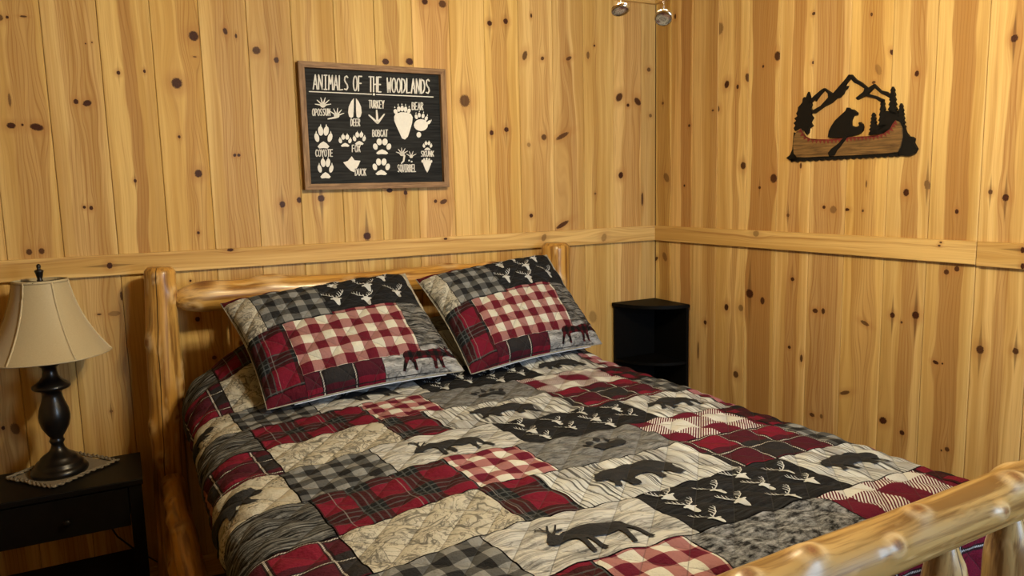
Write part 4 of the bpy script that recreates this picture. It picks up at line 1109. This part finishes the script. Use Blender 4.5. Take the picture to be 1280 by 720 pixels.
sign_panel = plate('panel', [[(sl+.015, stp-.015), (sr-.015, stp-.015), (sr-.015, sbt+.015), (sl+.015, sbt+.015)]], lambda x, z: Vector(L_(x, YP, z)), (0, .012, 0), mt, sign)
white = simple_mat('white_sign_paint', (.66, .66, .63), .6, 0, 0, .06, 90)
def zm(x, y):
    """zoom picture coordinates -> point on the panel"""
    p = at(360+x/3.79, 60+y/3.79, 1, YP-.0012)
    return Vector(L_(p.x, p.y, p.z))
def paint(name, polys): return plate(name, polys, zm, (0, .0012, 0), white, sign_panel)
GL = {'A': [[(0, 1), (.5, 0), (1, 1)], [(.2, .66), (.8, .66)]], 'B': [[(0, 0), (0, 1)], [(0, 0), (.7, .05), (.85, .25), (.6, .46), (0, .48)], [(.5, .47), (.95, .62), (.95, .85), (.65, 1), (0, 1)]],
 'C': [arc(.55, .5, .5, .5, -40, -320, 10)], 'D': [[(0, 0), (0, 1), (.5, .95), (.9, .7), (.95, .4), (.7, .1), (0, 0)]], 'E': [[(.9, 0), (.05, 0), (.05, 1), (.9, 1)], [(.05, .5), (.75, .5)]],
 'F': [[(.9, 0), (.05, 0), (.05, 1)], [(.05, .48), (.75, .48)]], 'H': [[(.05, 0), (.05, 1)], [(.95, 0), (.95, 1)], [(.05, .52), (.95, .48)]], 'I': [[(.5, 0), (.5, 1)], [(.15, 0), (.85, 0)], [(.15, 1), (.85, 1)]],
 'K': [[(.05, 0), (.05, 1)], [(.9, 0), (.05, .55)], [(.3, .42), (.95, 1)]], 'L': [[(.05, 0), (.05, 1), (.9, .97)]], 'M': [[(0, 1), (.08, 0), (.5, .6), (.92, 0), (1, 1)]], 'N': [[(.05, 1), (.05, 0), (.95, 1), (.95, 0)]],
 'O': [arc(.5, .5, .5, .5, 0, 360, 14)], 'P': [[(.05, 1), (.05, 0), (.75, .05), (.9, .27), (.7, .5), (.05, .55)]], 'Q': [arc(.5, .48, .5, .48, 0, 360, 14), [(.55, .75), (1, 1.05)]],
 'R': [[(.05, 1), (.05, 0), (.75, .05), (.9, .25), (.7, .46), (.05, .52)], [(.4, .5), (.95, 1)]], 'S': [[(.9, .10), (.6, 0), (.2, .08), (.1, .28), (.35, .46), (.75, .60), (.9, .80), (.6, .98), (.1, .92)]],
 'T': [[(0, 0), (1, 0)], [(.5, 0), (.5, 1)]], 'U': [[(.05, 0), (.07, .75), (.5, 1), (.93, .75), (.95, 0)]], 'W': [[(0, 0), (.2, 1), (.5, .3), (.8, 1), (1, 0)]], 'X': [[(0, 0), (1, 1)], [(1, 0), (0, 1)]], 'Y': [[(0, 0), (.5, .5), (1, 0)], [(.5, .5), (.5, 1)]]}
def word(txt, x0, x1, ytop, ybot, w, slope=0.0):
    n = len(txt); cw = (x1-x0)/(n+(n-1)*.32)
    P = []
    for i, ch in enumerate(txt):
        gx = x0+i*cw*1.32
        for s in GL[ch]:
            P += stroke_polys([(gx+x*cw, ytop+slope*(gx+x*cw-x0)+y*(ybot-ytop)) for x, y in s], w)
    return paint('lettering', P)
word('ANIMALS', 120, 285, 127, 194, 6.0, .036); word('OF', 310, 351, 133, 202, 6.0, .036); word('THE', 384, 442, 136, 206, 6.0, .036); word('WOODLANDS', 470, 671, 142, 209, 6.0, .036)
paint('rule', stroke_polys([(101, 206), (396, 219)], 4.2)+stroke_polys([(419, 220), (688, 232)], 4.2)+[ellipse(407, 219.5, 5.5, 5.5)])
word('OPOSSUM', 116, 199, 288, 320, 4.2); word('DEER', 298, 341, 336, 369, 4.2); word('TURKEY', 384, 455, 248, 284, 4.2, .02); word('BEAR', 588, 640, 258, 292, 4.2, .02)
word('COYOTE', 131, 212, 482, 514, 4.2, -.01); word('FOX', 304, 342, 460, 492, 4.2); word('BOBCAT', 401, 472, 388, 419, 4.2); word('DUCK', 319, 370, 572, 604, 4.2, .01)
word('SQUIRREL', 520, 606, 553, 587, 4.0, -.01); word('SKUNK', 631, 691, 488, 514, 3.8)
def hand(cx, cy, r, a0, a1, n, lr):
    P = [ellipse(cx, cy, r, r*.8)]
    for k in range(n):
        a = math.radians(a0+(a1-a0)*k/(n-1))
        P += stroke_polys([(cx+r*.5*math.cos(a), cy+r*.5*math.sin(a)), (cx+lr*math.cos(a), cy+lr*math.sin(a))], r*.55, r*.22)
    return P
paint('opossum_track', hand(166, 272, 13, 190, 350, 6, 38)); paint('opossum_track', hand(231, 321, 13, 215, 340, 5, 36)+stroke_polys([(228, 328), (190, 336)], 10, 5))
hoof = [(312, 238), (300, 252), (288, 278), (285, 305), (290, 325), (300, 332), (309, 326), (311, 300)]
paint('deer_track', [hoof, [(630-x+4, y) for x, y in hoof]])
paint('turkey_track', stroke_polys([(420, 295), (424, 352)], 7, 12)+stroke_polys([(384, 318), (424, 354)], 6, 11)+stroke_polys([(456, 314), (426, 354)], 6, 11))
big = [ellipse(x, y, rx, ry, a) for x, y, rx, ry, a in ((510, 301, 9, 12, -.3), (525, 289, 8, 13, -.1), (541, 287, 8, 14, 0), (557, 290, 8, 13, .1), (573, 298, 8, 12, .3))]+[[(503, 325), (510, 312), (535, 304), (560, 305), (582, 312), (591, 328), (588, 355), (578, 390), (568, 420), (554, 433), (540, 428), (528, 400), (514, 370), (504, 345)]]
big += [[(x-3, y), (x+3, y), (x, y-9)] for x, y in ((506, 284), (522, 272), (540, 270), (557, 273), (574, 282))]
paint('bear_track', big)
paint('bear_track', [ellipse(630, 365, 33, 28)]+[ellipse(x, y, 7, 11, a) for x, y, a in ((608, 326, -.3), (622, 318, -.1), (640, 322, .1), (655, 334, .35), (668, 352, .7))]+[[(x-2.5, y), (x+2.5, y), (x+1, y-9)] for x, y in ((606, 312), (622, 304), (642, 308), (660, 322), (678, 346))]+[ellipse(620, 411, 11, 13)])
def canine(cx, cy, w, h, claws=True):
    P = [ellipse(cx-w*.16, cy-h*.24, w*.15, h*.20, -.12), ellipse(cx+w*.16, cy-h*.24, w*.15, h*.20, .12), ellipse(cx-w*.38, cy+h*.04, w*.13, h*.19, -.25), ellipse(cx+w*.38, cy+h*.04, w*.13, h*.19, .25)]
    P.append([(cx, cy+h*.20), (cx+w*.18, cy+h*.28), (cx+w*.34, cy+h*.42), (cx+w*.24, cy+h*.50), (cx, cy+h*.48), (cx-w*.24, cy+h*.50), (cx-w*.34, cy+h*.42), (cx-w*.18, cy+h*.28)])
    if claws:
        for x, y in ((-.16, -.48), (.16, -.48), (-.42, -.19), (.42, -.19)): P.append([(cx+w*(x-.04), cy+h*(y+.04)), (cx+w*(x+.04), cy+h*(y+.04)), (cx+w*x, cy+h*(y-.06))])
    return P
paint('coyote_track', canine(168, 420, 82, 112)); paint('coyote_track', canine(178, 568, 72, 100)); paint('fox_track', canine(271, 437, 60, 62)); paint('fox_track', canine(338, 427, 60, 64))
paint('bobcat_track', canine(446, 464, 84, 80, False)); paint('bobcat_track', canine(442, 560, 80, 84, False))
paint('duck_track', [[(262, 542), (284, 535), (302, 513), (316, 532), (343, 534), (332, 560), (314, 588), (298, 582), (278, 562)]])
paint('squirrel_track', hand(541, 503, 11, 200, 330, 5, 30)+stroke_polys([(535, 500), (552, 510), (548, 535), (538, 546)], 10, 6)); paint('squirrel_track', hand(584, 515, 8, 210, 330, 4, 27)+[ellipse(574, 533, 4, 4), ellipse(586, 538, 4, 4)])
paint('skunk_track', canine(661, 462, 44, 44)); paint('skunk_track', [[(638, 540), (645, 532), (660, 530), (674, 536), (678, 548), (668, 575), (660, 590), (652, 578), (644, 558)]]+[ellipse(x, y, 4.5, 7) for x, y in ((637, 536), (645, 529), (657, 526), (669, 529), (679, 537))])

# ------------------------------------------------------------------ canoe wall decoration
XW = -.012
def cz(x, y, d=XW):
    p = at(960+x/5.143, 80+y/5.143, 0, d); return p
cbase = cz(530, 610)
dec = thing('canoe_cutout', 'black metal cut-out of a bear paddling a wooden canoe below mountains and pines', 'wall art', (0, cbase.y, cbase.z))
def cm_(d): return lambda x, y: cz(x, y, d)-Vector((0, cbase.y, cbase.z))
mblk = simple_mat('black_steel', (.0035, .0032, .003), .55, 0, 0, .2, 80, .2)
def tree(cx, top, bot, w, n=7):
    L, R_ = [], []
    for k in range(n):
        t0 = k/n; t1 = (k+1)/n; y = top+(bot-top)*t1; ww = w*(.25+.75*t1)
        L += [(cx-ww, y-(bot-top)*.03), (cx-ww*.62, y+2)]; R_ += [(cx+ww*.95, y-(bot-top)*.045), (cx+ww*.58, y+1)]
    return [(cx, top)]+R_+[(cx+w*.3, bot), (cx-w*.3, bot)]+L[::-1]
polys = [[(258, 178), (250, 195), (243, 215), (232, 212), (222, 222), (220, 245), (208, 262), (192, 278), (190, 300), (180, 318), (188, 335), (168, 350), (180, 365), (163, 380), (176, 395), (164, 412), (172, 430), (200, 415), (232, 430), (246, 455), (258, 440), (260, 415), (284, 398), (270, 375), (286, 345), (272, 325), (280, 300), (270, 282), (278, 262), (268, 235), (266, 205)],
    [(250, 245), (300, 200), (345, 162), (360, 155), (385, 172), (415, 190), (450, 150), (495, 98), (518, 68), (535, 68), (562, 98), (600, 120), (640, 155), (680, 128), (720, 168), (760, 178), (795, 205), (790, 225), (760, 205), (725, 190), (680, 150), (640, 192), (690, 205), (740, 228), (738, 248), (715, 240), (690, 222), (620, 205), (572, 230), (562, 218), (612, 178), (618, 158), (580, 132), (552, 120), (528, 92), (505, 118), (490, 142), (512, 140), (502, 160), (488, 172), (480, 192), (458, 215), (435, 222), (405, 250), (360, 272), (300, 316), (282, 315), (284, 298), (335, 270), (385, 215), (383, 190), (360, 168), (330, 200), (302, 240), (318, 210), (275, 248)],
    tree(798, 145, 330, 34, 6), [(752, 300), (830, 300), (838, 350), (810, 385), (790, 420), (745, 447), (640, 458), (660, 440), (690, 400), (745, 380)], tree(733, 230, 440, 34, 6), tree(674, 312, 450, 30, 6), tree(852, 252, 410, 30, 6),
    [(383, 472), (390, 430), (405, 400), (430, 362), (470, 325), (497, 300), (505, 280), (516, 280), (525, 290), (545, 292), (570, 312), (570, 326), (545, 333), (532, 362), (532, 395), (552, 403), (575, 402), (585, 395), (580, 378), (590, 373), (604, 385), (609, 405), (604, 430), (585, 447), (545, 460), (510, 468), (450, 475)],
    [(850, 380), (872, 400), (885, 440), (905, 465), (925, 468), (940, 480), (935, 505), (957, 545), (940, 575), (900, 592), (840, 588), (830, 500)], [(165, 440), (155, 550), (140, 585), (115, 605), (150, 624), (200, 615), (190, 480)]]
sc_ = [(150, 590)]+[(840, 560)]
bot_ = []
for k in range(84):
    x = 845-(845-145)*k/83; yb = 586+(622-586)*(845-x)/700
    bot_.append((x, yb-2+11*abs(math.sin(math.pi*(845-x)/40.0))))
polys.append(sc_+bot_)
plate('silhouette', polys, cm_(XW), (.010, 0, 0), mblk, dec)
hull = [(208, 415), (185, 430), (166, 470), (160, 520), (165, 575), (185, 598), (230, 600), (400, 592), (600, 584), (750, 575), (832, 566), (850, 530), (862, 470), (860, 410), (845, 375), (820, 362), (805, 380), (785, 420), (745, 448), (690, 462), (560, 468), (480, 480), (400, 485), (330, 485), (270, 480), (240, 465), (225, 440)]
mt, g, b = new_mat('canoe_wood', None, .5, 0, 0, .35)
o_ = g.xyz(g.n('ShaderNodeTexCoord').outputs['Object'])
n1 = g.noise(g.vec(g.mul(o_[1], 9), 0.0, g.mul(o_[2], 110)), 1.0, 4, .65, .5)
g.put(b.inputs['Base Color'], g.mix(g.rng(n1, .36, .68), (.20, .115, .040), (.055, .027, .009)))
plate('canoe_hull', [hull], cm_(XW-.005), (.0045, 0, 0), mt, dec)
redm = simple_mat('dark_red_paint', (.13, .012, .010), .5)
edge = [(208, 418), (222, 445), (240, 468), (270, 482), (330, 487), (400, 486), (480, 481), (560, 470), (690, 464), (745, 449), (785, 420), (805, 384), (820, 366)]
Lc = [0]
for i in range(len(edge)-1): Lc.append(Lc[-1]+math.dist(edge[i], edge[i+1]))
def epos(s):
    for i in range(len(edge)-1):
        if s <= Lc[i+1] or i == len(edge)-2:
            t = (s-Lc[i])/(Lc[i+1]-Lc[i]); return (edge[i][0]+(edge[i+1][0]-edge[i][0])*t, edge[i][1]+(edge[i+1][1]-edge[i][1])*t)
zz = stroke_polys(edge, 6)
nT = 28
for k in range(nT):
    a, c = epos(Lc[-1]*k/nT), epos(Lc[-1]*(k+1)/nT); m_ = ((a[0]+c[0])/2, (a[1]+c[1])/2); l = math.dist(a, c)
    nx_, ny_ = -(c[1]-a[1])/l, (c[0]-a[0])/l
    if ny_ < 0: nx_, ny_ = -nx_, -ny_
    zz.append([a, c, (m_[0]+nx_*26, m_[1]+ny_*26)])
plate('zigzag_trim', zz, cm_(XW-.0062), (.0011, 0, 0), redm, dec)
plate('paddle', [[(498, 455), (516, 464), (478, 512), (462, 535), (445, 552), (425, 588), (392, 594), (384, 572), (405, 545), (440, 520), (460, 502)]], cm_(XW-.0075), (.0022, 0, 0), mblk, dec)

# ------------------------------------------------------------------ ceiling fan with its light, above the frame
bronze = simple_mat('oiled_bronze', (.035, .024, .016), .4, .8)
chrome = simple_mat('polished_nickel', (.66, .64, .60), .16, 1.0, 0, .03)
fan = thing('ceiling_fan', 'ceiling fan with a light kit; only its two metal pull chains hang into view', 'ceiling fan', (FAN.x, FAN.y, Z_CEIL))
zf = FAN.z-Z_CEIL
lathe_obj('canopy', [(.001, 0), (.07, 0), (.068, -.03), (.02, -.055), (.014, -.06)][::-1], bronze, fan, 32)
lathe_obj('motor_housing', [(.001, -.20), (.06, -.205), (.11, -.19), (.125, -.15), (.12, -.11), (.08, -.08), (.014, -.06), (.001, -.055)], bronze, fan, 40)
bl_mat = board_mat('fan_blade_wood', [], (0, .02, .3), (.5, .4, .35), 91.0, True)
bm = bmesh.new(); bm_box(bm, (.16, -.06, -.004), (.62, .06, .004), .0)
for vv in bm.verts:
    if vv.co.x > .5: vv.co.y *= 1.1
blade_me = bpy.data.meshes.new('blade'); bm.to_mesh(blade_me); bm.free(); blade_me.materials.append(bl_mat)
for k in range(5):
    o = bpy.data.objects.new('blade', blade_me); COL.objects.link(o); o.parent = fan
    o.location = (0, 0, -.145); o.rotation_euler = (math.radians(12), 0, math.radians(72*k+20))
    br_ = box_obj('blade_bracket', (.10, -.02, -.003), (.22, .02, .003), bronze, o)
    br_.location = (0, 0, -.006)
lathe_obj('light_kit', [(.001, zf+.055), (.03, zf+.05), (.055, zf+.07), (.06, zf+.10), (.05, -.20), (.001, -.198)], bronze, fan, 32)
bulb_mat = emit_mat('lit_bulb', BULB_COLOR, BULB_STRENGTH)
for k in range(3):
    a = math.radians(120*k+75); c_, s_ = math.cos(a), math.sin(a)
    tube_obj('lamp_arm', [(c_*.05, s_*.05, zf+.085), (c_*.10, s_*.10, zf+.085), (c_*.125, s_*.125, zf+.05)], .008, bronze, fan, 10)
    bu = lathe_obj('bulb', [(.001, -.062), (.020, -.058), (.034, -.040), (.038, -.018), (.033, .004), (.020, .026), (.014, .045), (.001, .046)], bulb_mat, fan, 24)
    bu.location = (c_*.125, s_*.125, zf+.005)
def chain(px, py, depth, tilt, rot):
    d = _f+(px-640)/F_PX*_r-(py-360)/F_PX*_u
    p = CAM+d*depth
    top = Vector((p.x, p.y, FAN.z+.06))
    v, f = [], []
    z = p.z+.012; ring_ = [(math.cos(t), math.sin(t)) for t in [2*math.pi*k/8 for k in range(8)]]
    while z < top.z:
        b0 = len(v)
        for (dz_, r_) in ((-.0013, .0004), (-.0008, .0012), (0, .0016), (.0008, .0012), (.0013, .0004)):
            for (c_, s_) in ring_: v.append((p.x+c_*r_-fan.location.x, p.y+s_*r_-fan.location.y, z+dz_-fan.location.z))
        for i in range(4):
            for k in range(8): f.append((b0+i*8+k, b0+i*8+(k+1) % 8, b0+(i+1)*8+(k+1) % 8, b0+(i+1)*8+k))
        z += .0031
    ch = mesh_obj('pull_chain', v, f, chrome, fan, True)
    # fob: a thick disc with a small flower on its face
    fob = lathe_obj('fob', [(.001, -.0032), (.0130, -.0040), (.0160, -.0030), (.0166, 0), (.0160, .0030), (.0130, .0040), (.0115, .0034), (.001, .0034)], chrome, ch, 36)
    fob.matrix_parent_inverse = Matrix()
    fob.location = p-Vector(fan.location)
    # disc axis: nearly down towards the camera, tilted
    fob.rotation_euler = (math.radians(tilt), 0, math.radians(rot))
    fl = []
    for k in range(5):
        a = 2*math.pi*k/5; fl += stroke_polys([(0, 0), (.0062*math.cos(a), .0062*math.sin(a))], .0012, .0030)
    plate('flower_mark', fl, lambda x, y: Vector((x, y, -.0046)), (0, 0, .0012), chrome, ch).matrix_local = fob.matrix_local.copy()
    return ch
chain(775.5, 12, 1.32, -22, -10); chain(829.5, 22, 1.36, -42, -45)
top_arm = None
